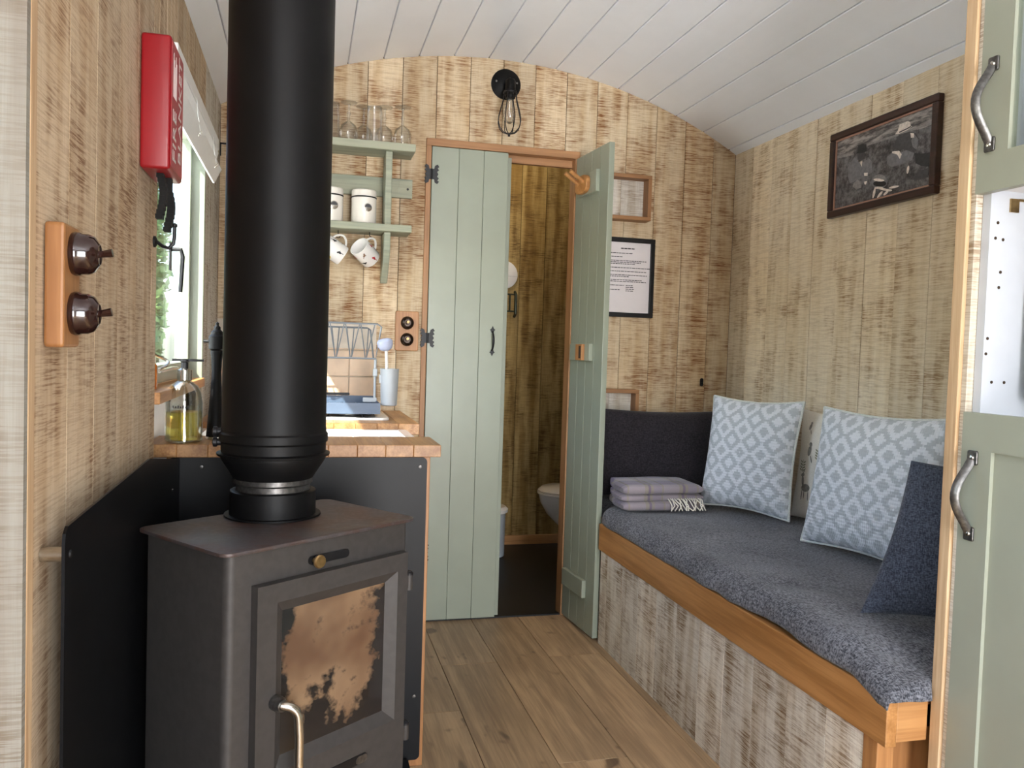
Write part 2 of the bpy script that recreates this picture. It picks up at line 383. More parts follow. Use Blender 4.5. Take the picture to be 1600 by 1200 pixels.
# left wall, with the window bay (WY0..WY1)
WY0, WY1, WZ0, WZ1, BAYZ = 2.06, 2.95, 1.045, 1.86, .90
wl = mk('wall_left', join(bx(XL-.12,XL-.016,YF-.05,-1.9,0,2.14), bx(XL-.12,XL-.016,.36,WY0-.012,0,2.14), bx(XL-.12,XL-.016,-1.9,.36,0,.94), bx(XL-.12,XL-.016,-1.9,.36,1.87,2.14), bx(XL-.078,XL-.016,WY1+.012,YB+.06,0,2.14), bx(XL-.078,XL-.016,WY0-.012,WY1+.012,WZ1+.012,2.14), bx(XL-.12,XL-.06,WY0-.012,WY1+.012,0,WZ0-.05)), 'dark_gap',
        label='left-hand wall of sawn vertical planks holding the window', cat='wall', kind='structure')
ys = [.62,.78,.94,1.035,1.179,1.33,1.489,1.657,1.823,1.996,WY0]
for a,b in zip(ys,ys[1:]): mk('plank', bx(XL-.017,XL+random.uniform(-.0004,.0001),a+.0007,b-.0007,0,arch(XL)+.004), 'plank_l', wl)
ys = [WY0,2.16,2.32,2.48,2.64,2.8,WY1]
for a,b in zip(ys,ys[1:]): mk('plank', bx(XL-.017,XL,a+.001,b-.001,WZ1,arch(XL)+.004), 'plank_l', wl)
ys = [WY1,3.03,3.19,3.35,YB]
for a,b in zip(ys,ys[1:]): mk('plank', bx(XL-.017,XL,a+.001,b-.001,0,arch(XL)+.004), 'plank_w', wl)
mk('panel', bx(XL-.06,XL-.05,WY0,WY1,0,WZ0-.03), 'white', wl, label='white panel under the window')
# front wall behind the camera with the entrance
wf = mk('wall_front', join(bx(XL-.1,.15,YF-.06,YF,0,2.42), bx(1.36,XR+.06,YF-.06,YF,0,2.42), bx(.15,1.36,YF-.06,YF,1.98,2.42)), 'plank_w', label='plank wall with the open entrance behind the viewer', cat='wall', kind='structure')
# bathroom beyond the double doors
BY = 4.75
wbb = mk('wall_bathroom', join(bx(.25,2.0,BY+.016,BY+.06,0,2.42), bx(.2,.25,YB+.07,BY+.06,0,2.42), bx(2.0,2.05,YB+.07,BY+.06,0,2.42), bx(.2,2.05,YB+.07,BY+.06,2.42,2.46), bx(.2,2.05,YB+.0705,YB+.09,2.03,2.42), bx(2.05,2.1,YB+.0705,BY+.06,0,2.46)), 'plank_bath', label='dim bathroom wall of brown sawn planks seen through the doorway', cat='wall', kind='structure')
x = .25; kk = 0
for b in [.42,.6,.78,.95,1.085,1.232,1.385,1.54,1.70,1.86,2.0]:
    mk('plank', bx(x+.0015,b-.0015,BY,BY+.017,0,2.40), 'plank_bath', wbb); x = b
mk('baseboard_bathroom', bx(.25,2.0,BY-.014,BY,0,.055), 'oak_x', label='low brown skirting along the bathroom wall', cat='baseboard', kind='structure', bevel=.002)
mk('floor_bathroom', bx(.2,2.05,YB+.021,BY+.06,-.06,-.002), 'cord', label='black bathroom floor beyond the threshold', cat='floor', kind='structure')
mk('trim_1', bx(OX0,OX1,YB-.004,YB+.02,-.01,.006), 'black', label='thin black threshold strip under the double doors', cat='threshold', kind='structure')
# door frame
df = thing('trim_2', (.808,YB,0), 'slim oak frame around the sage double doors', 'door frame', kind='structure')
mk('jamb', bx(OX0-.006,OX0+.016,YB-.012,YB+.06,0,OZ-.013), 'oak_frame', df, bevel=.002)
mk('jamb', bx(OX1-.016,OX1+.006,YB-.012,YB+.06,0,OZ-.013), 'oak_frame', df, bevel=.002)
mk('head', bx(OX0-.006,OX1+.006,YB-.012,YB+.06,OZ-.013,OZ+.018), 'oak_framex', df, bevel=.002)
mk('door_stop', bx(OX0+.016,OX1-.016,YB+.03,YB+.055,OZ-.045,OZ-.013), 'oak_framex', df, bevel=.002)

def butterfly(P, x, y, z, side_y=-1):
    h = [(.002,-.021),(.010,-.021),(.013,-.034),(.024,-.040),(.031,-.030),(.024,-.026),(.030,-.016),(.022,-.010),(.028,0)]
    r = h+[(a,-b) for a,b in h[::-1]][1:]
    hg = mk('hinge', prism([(x+a,z+b) for a,b in r],'y',y-.003,y), 'black', P, label='black butterfly hinge')
    mk('hinge_leaf', prism([(x-a,z+b) for a,b in r][::-1],'y',y-.003,y), 'black', hg)
    mk('knuckle', tf(T(x,y-.003,z), lathe([(.0045,-.021),(.0045,.021)],10)), 'black', hg, smooth=True)
# closed leaf
d1 = thing('door_1', (.655,YB,0), 'closed sage-green boarded door leaf with black butterfly hinges', 'door', kind='structure')
for a,b in zip((.496,.610,.717),(.610,.717,.822)):
    mk('board', bx(a+.0004,b-.0004,YB-.014,YB+.012,.008,OZ-.016), 'sage', d1, bevel=.0016)
mk('rebate_strip', bx(.820,.842,YB+.008,YB+.026,.008,OZ-.03), 'sage', d1, bevel=.002)
butterfly(d1, .496, YB-.014, 1.887); butterfly(d1, .496, YB-.014, 1.207); butterfly(d1, .496, YB-.014, .30)
hd = mk('handle', tube(arcpts(lambda t:(.775,YB-.014-.026*math.sin(PI*t)**.6,1.162+.082*t),12), lambda t:.0035+.0015*math.sin(PI*t)), 'black', d1, smooth=True, label='black iron pull handle')
for s in (-1,1):
    pz = 1.203+s*.044
    mk('finial', prism([(.775+a,pz+s*b) for a,b in [(-.005,-.008),(.005,-.008),(.007,0),(.012,.004),(.006,.008),(0,.020),(-.006,.008),(-.012,.004),(-.007,0)]],'y',YB-.018,YB-.014), 'black', hd)
# open leaf
hx = Vector((.026,-.33,0)).normalized(); hy = Vector((0,0,1)).cross(hx)
DM = frame((1.126,YB-.016,0), hx, hy, (0,0,1))
d2 = thing('door_2', (1.126,YB-.016,0), 'open sage-green door leaf with oak coat pegs swung towards the bench', 'door', kind='structure')
for a,b in ((0,.083),(.083,.165),(.165,.248),(.248,.330)):
    mk('board', bx(a+.0006,b-.0006,0,.024,.010,2.003), 'sage', d2, DM, bevel=.0022)
pb = mk('peg_board', bx(.055,.245,-.016,0,1.822,1.912), 'sage', d2, DM, bevel=.002)
mk('latch_board', bx(.030,.235,-.016,0,1.132,1.203), 'sage', d2, DM, bevel=.002)
lb = mk('latch_block', bx(.125,.19,-.03,-.016,1.134,1.201), 'oak_z', d2, DM, bevel=.002, label='small oak latch block')
mk('latch_slot', bx(.163,.182,-.0315,-.03,1.142,1.193), 'dark_gap', lb, DM)
mk('batten', bx(.030,.250,-.018,0,.152,.226), 'sage', d2, DM, bevel=.003)
pq = mk('peg_plaque', prism([(.068+.122*(.5+.5*math.copysign(abs(math.cos(q))**.7,math.cos(q))),1.866+.038*math.copysign(abs(math.sin(q))**.7,math.sin(q))) for q in [2*PI*i/24 for i in range(24)]],'y',-.034,-.016), 'oak', d2, DM, bevel=.003, label='rounded oak peg plaque')
for s_,z_ in ((.10,1.872),(.152,1.872)):
    mk('peg', tube([DM@Vector((s_,-.03,z_)),DM@Vector((s_+.004,-.062,z_+.020)),DM@Vector((s_+.007,-.095,z_+.040))],.0085,12), 'oak', pq, smooth=True)

# ------------------------------------------------------------------ left partition edge, nearest the camera
pt = thing('wall_partition', (-.33,1.0,0), 'whitewashed plank partition end at the extreme left edge', 'partition', kind='structure')
mk('plank', bx(-.43,-.297,1.0,1.012,0,2.2), 'plank_w_toned', pt)
mk('plank', bx(-.57,-.432,1.0,1.012,0,2.2), 'plank_w_toned', pt)
mk('edge_strip', bx(-.335,-.2965,1.0125,1.036,0,2.2), 'oak_pale', pt, bevel=.002)

# ------------------------------------------------------------------ window
wn = thing('window_1', (XL-.08,2.5,WZ0), 'sage-green casement window in the left wall above the worktop', 'window', kind='structure')
GX = XL-.058
mk('lining', bx(XL-.078,XL+.003,WY1-.006,WY1+.014,WZ0-.03,WZ1), 'sage', wn, bevel=.002)
mk('lining', bx(XL-.078,XL-.018,WY0-.012,WY0+.006,WZ0-.03,WZ1), 'sage', wn, bevel=.002)
mk('lining', bx(XL-.078,XL-.002,WY0,WY1,WZ1-.006,WZ1+.012), 'sage', wn, bevel=.002)
for a in ((WY0+.006,WY0+.05,WZ0,WZ1-.006),(WY1-.036,WY1-.006,WZ0,WZ1-.006),(WY0+.05,WY1-.036,WZ0,WZ0+.05),(WY0+.05,WY1-.036,WZ1-.036,WZ1-.006)):
    mk('sash', bx(GX-.016,GX+.020,*a), 'sage', wn, bevel=.003)
mk('pane', bx(GX-.003,GX+.001,WY0+.046,WY1-.033,WZ0+.046,WZ1-.033), 'pane', wn)
mk('sill', bx(XL-.10,XL+.012,WY0+.001,WY1-.001,WZ0-.035,WZ0-.006), 'oak', wn, bevel=.003, label='oak window sill')
st = mk('casement_stay', join(tube([(GX+.03,2.30,WZ0+.035),(GX+.04,2.45,WZ0+.04),(GX+.03,2.6,WZ0+.035)],.005,8), tube(arcpts(lambda t:(GX+.03+.02*math.sin(4*t),2.30-.02*math.cos(5*t),WZ0+.04+.04*t),10),.004,8)), 'chrome', wn, smooth=True, label='metal casement stay')
cf = mk('casement_fastener', join(bx(GX+.02,GX+.024,2.49,2.515,1.36,1.44), tube([(GX+.024,2.50,1.42),(GX+.05,2.50,1.42),(GX+.055,2.50,1.40),(GX+.05,2.50,1.30)],.006,8)), 'black', wn, smooth=True, label='black casement fastener')

wn2 = thing('window_2', (XL-.06,-.4,1.0), 'second sage-green casement window in the left wall behind the viewer', 'window', kind='structure')
for a in ((-1.9,-1.855,.94,1.87),(.315,.36,.94,1.87),(-1.855,.315,.94,.985),(-1.855,.315,1.825,1.87),(-.785,-.755,.985,1.825)): mk('sash', bx(XL-.085,XL-.045,*a), 'sage', wn2, bevel=.003)
mk('pane', bx(XL-.067,XL-.063,-1.858,-.785,.983,1.827), 'pane', wn2); mk('pane', bx(XL-.067,XL-.063,-.755,.318,.983,1.827), 'pane', wn2)
# ------------------------------------------------------------------ white roller/roman blind above the window
bl = thing('window_blind', (XL+.03,2.5,1.70), 'white fabric blind gathered up above the window', 'blind')
mk('head_rail', bx(XL+.002,XL+.046,2.02,2.93,1.80,1.838), 'white', bl, bevel=.003)
for i,(z0,z1,xo) in enumerate(((1.772,1.798,.040),(1.755,1.771,.030),(1.738,1.755,.036))):
    mk('fold', prism([(XL+.003,z0+.01),(XL+xo,z0),(XL+xo+.006,z1-.006),(XL+.003,z1)],'y',2.02,2.925-.005*i), 'blind', bl)
vb = mk('bottom_rail', prism([(XL+.030,1.690),(XL+.036,1.688),(XL+.058,1.735),(XL+.052,1.738)],'y',2.02,2.91), 'white', bl, label='white slanted bottom rail')
for y in (2.32,2.72):
    mk('cord_ring', tube([(XL+.060+.004*math.cos(q),y+.006*math.sin(q),1.708+.006*math.cos(q)) for q in [2*PI*i/10 for i in range(10)]],.0012,6,True), 'chrome', vb, smooth=True)
    mk('cord', tube([(XL+.05,y,1.80),(XL+.052,y+.01,1.76),(XL+.06,y,1.715)],.0012,6), 'blind', vb)
mk('blind_bracket', join(bx(XL+.001,XL+.028,YB-.012,YB-.006,1.935,1.941), bx(XL+.001,XL+.006,YB-.012,YB-.006,1.89,1.941)), 'black', label='small black angle bracket high in the far left corner', cat='bracket')

# ------------------------------------------------------------------ fire blanket box
fb = thing('fire_blanket_box', (XL,1.92,1.51), 'red wall-mounted fire blanket box with black pull straps', 'fire blanket')
FX = XL+.060
bd = mk('case', bx(XL+.001,FX,1.835,2.005,1.515,1.79), 'red', fb, bevel=.007, seg=3, smooth=True)
mk('label_card', prism(rrect(1.842,2.000,1.525,1.782,.006),'x',FX,FX+.0006), 'red_card', bd)
def text_mesh(s, size):
    cu = bpy.data.curves.new('t','FONT'); cu.body = s; cu.size = size; cu.align_x = 'CENTER'; cu.align_y = 'CENTER'; cu.resolution_u = 2; cu.extrude = .0002
    o = bpy.data.objects.new('t',cu); COL.objects.link(o); bpy.context.view_layer.update()
    me = bpy.data.meshes.new_from_object(o.evaluated_get(bpy.context.evaluated_depsgraph_get()))
    vf = [tuple(v.co) for v in me.vertices], [tuple(p.vertices) for p in me.polygons]
    bpy.data.objects.remove(o); bpy.data.meshes.remove(me); return vf
def text(name, s, size, M, mat, parent): return mk(name, text_mesh(s,size), mat, parent, M, recenter=False)
TM = lambda y,z: frame((FX+.0012,y,z), (0,0,1), (0,-1,0), (1,0,0))      # reads upwards
text('lettering','FIRE',.062,TM(1.885,1.592),'print_white',bd)
text('lettering','BLANKET',.054,TM(1.955,1.662),'print_white',bd)
for k in range(5): mk('lettering', bx(FX+.0006,FX+.0012,1.862+.010*k,1.866+.010*k,1.672,1.672+.09-.012*(k%3)), 'print_white', bd)
for k,(y,dx) in enumerate(((1.895,-.004),(1.945,.004))):
    mk('pull_strap', join(*[bx(XL+.030+dx+.006*math.sin(4*t),XL+.044+dx+.006*math.sin(4*t),y-.012+.01*t,y+.012+.01*t,1.516-.095*(t+.1)-(.02*k),1.516-.095*t-(.02*k if t>0 else 0)) for t in (0,.1,.2,.3,.4,.5,.6,.7,.8,.9)]), 'strap', fb, label='black pull strap')
# coat hook on the plank edge
hk = thing('wall_hook', (XL,2.02,1.38), 'small black iron hook on the wall beside the window', 'hook')
mk('rose', tf(frame((XL,2.02,1.385),(0,1,0),(0,0,1),(1,0,0)), lathe([(.013,0),(.013,.004),(.006,.008)],16)), 'black', hk, smooth=True)
mk('hook', tube([(XL+.006,2.02,1.385),(XL+.020,2.02,1.375),(XL+.032,2.02,1.372),(XL+.042,2.02,1.382),(XL+.044,2.02,1.40),(XL+.044,2.02,1.42)],.0042,8), 'black', hk, smooth=True)
for n_,q in (('ball',1.424),): mk(n_, tf(T(XL+.044,2.02,q), lathe([(.001,-.006),(.006,-.003),(.006,.003),(.001,.006)],12)), 'black', hk, smooth=True)

# ------------------------------------------------------------------ switch blocks
def dome_switch(P, M, mat, metal):
    s = mk('switch', tf(M, lathe([(.029,0),(.0305,.004),(.0295,.010),(.028,.012),(.028,.020),(.024,.028),(.014,.034),(.0115,.033)],28)), mat, P, smooth=True)
    mk('toggle', tf(M, tube([(0,0,.030),(0,.002,.040),(0,.004,.050)], lambda t:.0042+.002*t, 10)), metal, s, smooth=True)
sb = thing('switch_block', (XL,1.247,1.147), 'oak block with two large dark brown dome switches near the camera', 'light switch')
mk('backplate', prism(rrect(1.207,1.288,1.147,1.314,.006),'x',XL+.0015,XL+.026), 'oak_z', sb, bevel=.004)
for z in (1.276,1.194): dome_switch(sb, frame((XL+.026,1.250,z),(0,1,0),(0,0,1),(1,0,0)), 'bakelite','bakelite')
sp = thing('switch_plate', (.41,YB,1.15), 'oak plate with two small bronze switches beside the closed door', 'light switch')
mk('backplate', prism(rrect(.362,.459,1.150,1.315,.008),'y',YB-.016,YB-.0015), 'oak_z', sp, bevel=.003)
for z in (1.266,1.197): dome_switch(sp, frame((.411,YB-.016,z),(1,0,0),(0,0,1),(0,-1,0)) @ Matrix.Diagonal((.9,.9,.6,1)), 'switch_dark','brass')

# ------------------------------------------------------------------ worktop, sink, cupboards under
def worktop(name, x0, x1, y0, y1, z0, z1, label, n):
    t = thing(name, ((x0+x1)/2,(y0+y1)/2,z0), label, 'worktop')
    for i in range(n):
        a = x0+(x1-x0)*i/n; b = x0+(x1-x0)*(i+1)/n
        mk('stave', bx(a+.0002,b-.0002,y0,y1,z0,z1), 'stave', t, bevel=.0015, seg=1)
    return t
worktop('worktop', XL-.045, .366, 2.20, 2.41, .867, .90, 'short oak-stave worktop behind the stove with the soap bottle on it', 10)
worktop('hob_worktop', XL+.002, .392, 2.83, YB-.003, .862, .90, 'oak-stave worktop by the back wall carrying the hob', 10)
bu = thing('base_unit', (0,2.8,0), 'oak end panel and white base unit under the worktops', 'cabinet')
mk('end_panel', bx(XL+.003,.341,2.226,2.246,0,.8665), 'oak_z', bu, bevel=.002)
mk('carcass', bx(XL+.003,.33,2.85,YB-.004,0,.8615), 'white', bu)
mk('front', bx(.325,.341,2.2465,YB-.004,.05,.62), 'sage', bu, bevel=.002)
sk = thing('sink', (0,2.62,.63), 'white ceramic butler sink between the two worktops', 'sink')
mk('basin', join(bx(XL+.003,.345,2.415,2.445,.63,.88), bx(XL+.003,.345,2.795,2.825,.63,.88), bx(XL+.003,-.30,2.445,2.795,.63,.88), bx(.315,.345,2.445,2.795,.63,.88), bx(XL+.003,.345,2.415,2.825,.62,.645)), 'ceramic', sk)
mk('overflow', tf(frame((-.28,2.793,.84),(1,0,0),(0,0,1),(0,-1,0)), lathe([(.015,-.001),(.015,.002),(.008,.002)],16)), 'chrome', sk, smooth=True)
mk('cupboard_front', bx(.325,.341,2.42,2.83,.05,.61), 'sage', sk) if False else None
# heat shields
hs = thing('heat_shield', (0,2.2,0), 'black steel heat shield fixed behind and beside the stove', 'heat shield')
mk('back_panel', prism(rrect(XL+.006,.332,.02,.864,.014),'y',2.2215,2.2255), 'shield', hs)
mk('side_panel', prism([(1.185,.06),(2.215,.06),(2.215,.862),(1.80,.918),(1.20,.908),(1.188,.900),(1.185,.885)],'x',-.306,-.302), 'shield', hs)
for y,z in ((1.21,.868),(1.21,.30),(2.1,.80),(2.1,.3)):
    mk('spacer', tf(frame((XL+.0005,y,z),(0,1,0),(0,0,1),(1,0,0)), lathe([(.010,0),(.010,.0315)],14)), 'chrome', hs, smooth=True)
    mk('screw', tf(frame((-.302,y,z),(0,1,0),(0,0,1),(1,0,0)), lathe([(.006,0),(.005,.002),(.001,.003)],12)), 'black', hs, smooth=True)
for x,z in ((.313,.838),(.313,.2),(-.25,.84)):
    mk('screw', tf(frame((x,2.2215,z),(1,0,0),(0,0,1),(0,-1,0)), lathe([(.0055,0),(.0045,.002),(.001,.0025)],12)), 'pewter', hs, smooth=True)

# ------------------------------------------------------------------ stove (local x along the front, -y is the front)
SA = math.radians(37.5)
SM = T(-.033,1.7015,0) @ Matrix.Rotation(SA,4,'Z')
sv = thing('wood_stove', (-.033,1.70,.10), 'grey-black steel wood-burning stove with a sooty glass door', 'stove')
hw, hd_ = .230, .150
Z0, Z1 = .17, .795
# body shell with a rounded front edge, top plate, legs
mk('body', prism(rrect(-hw+.014,hw-.014,-hd_+.012,hd_-.010,.016),'z',Z0,Z1-.001), 'stove', sv, SM, smooth=True)
tp = mk('top_plate', prism(rrect(-hw,hw,-hd_,hd_,.022),'z',Z1,Z1+.007), 'stovetop', sv, SM, bevel=.0015, smooth=True)
for sx in (-1,1):
    for sy in (-1,1):
        mk('leg', bx(sx*.18-.025,sx*.18+.025,sy*.10-.025,sy*.10+.025,.032,Z0), 'stove', sv, SM, bevel=.003)
fy = -hd_+.012
DX0, DX1, DZ0, DZ1 = -.168, .196, .275, .735
ix0, ix1, iz0, iz1 = -.127, .168, .388, .700
dr = mk('door', join(bx(DX0,DX1,fy-.020,fy-.001,iz1,DZ1), bx(DX0,DX1,fy-.020,fy-.001,DZ0,iz0), bx(DX0,ix0,fy-.020,fy-.001,iz0,iz1), bx(ix1,DX1,fy-.020,fy-.001,iz0,iz1)), 'stove', sv, SM)
def chamfer_frame(x0,x1,z0,z1,d,y0,y1):
    o = [(x0,z0),(x1,z0),(x1,z1),(x0,z1)]; i = [(x0+d,z0+d),(x1-d,z0+d),(x1-d,z1-d),(x0+d,z1-d)]
    v = [(a,y0,b) for a,b in o]+[(a,y1,b) for a,b in i]
    return v, [(k,(k+1)%4,4+(k+1)%4,4+k) for k in range(4)]
mk('door_bevel', chamfer_frame(ix0,ix1,iz0,iz1,.022,fy-.020,fy-.005), 'stove', dr, SM)
mk('glass', bx(ix0+.016,ix1-.016,fy-.005,fy-.002,iz0+.016,iz1-.016), 'soot', dr, SM, label='sooty brown stove glass')
hx0 = -.128
hb = mk('handle', tf(SM, tube([(hx0,fy-.030,.520),(hx0,fy-.045,.520)]+arcpts(lambda t:(hx0+.022*math.sin(t*PI/2),fy-.045-.014*math.sin(t*PI/2),.520-.026*(1-math.cos(t*PI/2))),7)[1:]+[(hx0+.024,fy-.060,.46),(hx0+.024,fy-.060,.33)],.0085,14)), 'chrome', dr, smooth=True, label='bent steel door handle')
mk('handle_boss', tf(SM@frame((hx0,fy-.020,.520),(1,0,0),(0,0,1),(0,-1,0)), lathe([(.014,0),(.014,.014),(.011,.018),(.011,.024)],18)), 'pewter', hb, smooth=True)
for z in (.668,.347):
    hg = mk('hinge', tf(SM@T(DX1+.012,fy-.012,z), lathe([(.008,-.016),(.008,.016)],14)), 'stove', dr, smooth=True)
    mk('hinge_lug', bx(DX1-.002,DX1+.014,fy-.017,fy-.007,z-.012,z+.012), 'stove', hg, SM, bevel=.002)
    mk('pin', tf(SM@T(DX1+.012,fy-.012,z+.016), lathe([(.009,0),(.009,.004),(.005,.008)],14)), 'black', hg, smooth=True)
al = mk('air_slot', prism(rrect(-.046,.052,.748,.765,.008),'y',fy-.002,fy+.004), 'black', sv, SM)
mk('air_knob', tf(SM@frame((-.033,fy-.001,.7565),(1,0,0),(0,0,1),(0,-1,0)), lathe([(.005,0),(.005,.012),(.012,.013),(.013,.018),(.011,.021)],20)), 'brass', al, smooth=True, label='worn brass air-control knob')
a2 = mk('air_slot', prism(rrect(-.045,.095,.330,.349,.009),'y',fy-.0215,fy-.016), 'black', dr, SM)
mk('air_slider', prism(rrect(.064,.093,.3315,.3475,.0075),'y',fy-.0235,fy-.021), 'pewter', a2, SM)
# hearth block below
mk('hearth', bx(XL+.045,.30,1.44,2.21,0,.03), 'shield', label='black hearth slab under the stove', cat='hearth', bevel=.003)

# ------------------------------------------------------------------ flue
FXc, FYc = -.058, 1.785
fm = T(FXc,FYc,0)
fu = thing('flue_pipe', (FXc,FYc,.81), 'tall matt black twin-wall flue pipe rising from the stove', 'flue')
zt = arch(FXc)+.02
mk('collar', tf(fm, lathe([(.098,.8025),(.098,.806),(.088,.8065),(.087,.855),(.083,.857),(.076,.857),(.076,.81)],48)), 'black_satin', fu, smooth=True)
mk('spigot', tf(fm, lathe([(.0755,.815),(.0755,.868),(.080,.872),(.080,.888)],48)), 'pewter', fu, smooth=True, label='scuffed grey flue spigot')
mk('cone', tf(fm, lathe([(.079,.880),(.082,.884),(.106,.922),(.106,.93)],48)), 'black_satin', fu, smooth=True)
mk('flange', tf(fm, lathe([(.100,.927),(.114,.930),(.115,.934),(.107,.937)],48)), 'black_satin', fu, smooth=True)
lb_ = mk('locking_band', tf(fm, lathe([(.106,.935),(.1065,.956),(.110,.960),(.110,.975),(.1065,.979),(.1065,.985)],48)), 'black_satin', fu, smooth=True)
mk('pipe', tf(fm, lathe([(.1065,.983),(.1055,.99),(.1055,zt)],64)), 'black_satin', fu, smooth=True)
for z in (.956,.978):
    mk('band_bolt', tf(frame((FXc-.108,FYc-.010,z),(0,1,0),(0,0,1),(-1,0,0)), lathe([(.007,-.006),(.007,.004),(.010,.005),(.010,.012),(.004,.014)],12)), 'black', lb_, smooth=True)

# ------------------------------------------------------------------ bench
bn = thing('bench', (1.5,2.4,0), 'built-in bench with an oak front rail above pale sawn planks', 'bench')
BX0, BY0, BZ = 1.158, 1.390, .484
mk('front_rail', bx(BX0,BX0+.026,BY0,3.066,.380,BZ), 'oak', bn, bevel=.002, label='wide orange oak front rail')
mk('front_rail', bx(1.206,1.232,3.0665,YB-.004,.380,BZ), 'oak', bn, bevel=.002)
mk('end_rail', bx(BX0+.0265,1.258,BY0+.002,BY0+.026,.388,BZ-.002), 'oak_x', bn, bevel=.002)
ys = [1.470,1.598,1.754,1.912,2.066,2.216,2.372,2.526,2.682,2.836,2.990,3.066,3.146,3.30,YB-.004]
for a,b in zip(ys,ys[1:]):
    xo = BX0 if b < 3.09 else 1.206
    mk('plank', bx(xo+.011+random.uniform(-.0006,.0006),xo+.026,a+.0008,b-.0008,0,.380), 'plank_bench', bn)
mk('corner_post', bx(BX0+.009,BX0+.05,1.424,1.469,0,.380), 'oak_z', bn, bevel=.002)
mk('end_panel', bx(BX0+.05,1.90,1.452,1.466,0,.384), 'oak_z', bn, bevel=.001)
mk('seat_board', bx(1.2325,XR-.002,BY0+.027,YB-.004,.45,.470), 'oak', bn)
sc_ = mk('seat_cushion', prism(rrect(1.236,XR-.004,.4705,.522,.02),'y',BY0+.26,YB-.006), 'mattress', label='dark seat cushion hidden under the woven throw', cat='cushion', smooth=True)

# throw: a draped sheet running along the bench and over its front edge
def throw_mesh():
    V,F = [],[]; NY, NX, NC = 170, 52, 16
    yA = BY0+.010
    for j in range(NY+1):
        y = yA+(3.415-yA)*j/NY
        near = max(0,1-(y-yA)/.24)
        top = .553-.046*near**1.6
        edge = BX0+.004+.006*noise.noise((y*6,1,0))+.010*max(0,1-abs(y-1.86)/.16)-.016*max(0,1-(y-yA)/.10)
        hz = BZ+.005+.004*noise.noise((y*8,4,0))+.010*max(0,1-abs(y-1.80)/.14)-.020*max(0,1-(y-yA)/.10)
        rx = .060
        if y > 3.056: edge = max(edge, 1.212)
        for i in range(NX+NC+1):
            if i <= NX:
                x = XR-.012+(edge+rx-(XR-.012))*i/NX; z = top; e = 0
            else:
                a = (i-NX)/NC*PI/2; x = edge+rx-rx*math.sin(a); z = hz+(top-hz)*math.cos(a)**.8 if a < PI/2 else hz; e = math.sin(a)
            fade = 1-e*.85
            z += (.006*noise.noise((x*4,y*3,2))+.003*noise.noise((x*11,y*8,5)))*fade
            z += .007*noise.noise((x*8+y*5,y*6,7))*max(0,1-abs(x-(BX0+.12))/.2)*fade
            z += .012*noise.noise((x*10,y*14,8))*near*fade
            x += .004*noise.noise((y*14,z*10,3))*e
            V.append((x,y,z))
    M_ = NX+NC+1
    for j in range(NY):
        for i in range(M_-1):
            a = j*M_+i; F.append((a,a+1,a+M_+1,a+M_))
    base = len(V); K = 8
    for k in range(1,K+1):
        for i in range(M_):
            x,y,z = V[i]; t = k/K; zb = BZ-.004+.006*noise.noise((x*14,2,6)); wv = .016*noise.noise((x*18,t,4))*t
            yn = y-.026*math.sin(t*PI/2)+wv*.6
            if x > 1.248: yn = max(yn, 1.391)
            V.append((x, yn, z+(min(zb,z-.004)-z)*(1-math.cos(t*PI/2)) if True else z))
    for k in range(K):
        for i in range(M_-1):
            a = (i if k==0 else base+(k-1)*M_+i); b = base+k*M_+i; F.append((a,b,b+1,a+1))
    return V,F
tw = mk('throw_blanket', throw_mesh(), 'throw', smooth=True, recenter=False, label='blue-grey woven throw spread over the whole bench seat', cat='throw')
sm = tw.modifiers.new('thick','SOLIDIFY'); sm.thickness = .005; sm.offset = 1

# ------------------------------------------------------------------ cushions
def cushion_surf(w,h,t,seed=0,wr=.006,sh=0):
    def f(u,v,side=1,off=0):
        x = w/2*u*(1-.075*math.cos(v*PI/2)**1.0); y = h/2*v*(1-.075*math.cos(u*PI/2)**1.0)
        e = max(0,(1-abs(u)**3.2)*(1-abs(v)**3.2)); z = t/2*e**.55
        z += wr*noise.noise((x*9+seed,y*9,side*3))*min(1,e*3)
        return Vector((x+sh*y,y,side*(z+off)))
    return f
def cushion(name, M, w, h, t, mat, label, seed=0, pipe=None, group=None, deco=None, wr=.006, sh=0):
    f = cushion_surf(w,h,t,seed,wr,sh); N_ = 26; V,F = [],[]
    uu = [math.sin(PI/2*(-1+2*i/N_)) for i in range(N_+1)]
    for s in (1,-1):
        for a in uu:
            for b in uu: V.append(f(a,b,s))
    n = N_+1
    for s in range(2):
        for i in range(N_):
            for j in range(N_):
                a = s*n*n+i*n+j; F.append((a,a+1,a+n+1,a+n) if s else (a,a+n,a+n+1,a+1))
    th = bpy.data.objects.new(name,None); th.empty_display_size=.05; place(th,None,M); ident(th,label,'cushion',group)
    bd = mk('cover', (V,F), mat, th, M, smooth=True, recenter=False)
    bm = bmesh.new(); bm.from_mesh(bd.data); bmesh.ops.remove_doubles(bm, verts=bm.verts, dist=1e-5); bmesh.ops.recalc_face_normals(bm, faces=bm.faces); bm.to_mesh(bd.data); bm.free()
    for p in bd.data.polygons: p.use_smooth = True
    if pipe:
        ed = [(q,-1) for q in uu]+[(1,q) for q in uu[1:]]+[(q,1) for q in uu[::-1][1:]]+[(-1,q) for q in uu[::-1][1:-1]]
        mk('piping', ([M@Vector(v) for v in tube([f(a,b) for a,b in ed],.0052,8,True)[0]], tube([f(a,b) for a,b in ed],.0052,8,True)[1]), pipe, th, smooth=True)
    if deco: deco(th, M, f, w, h)
    return th
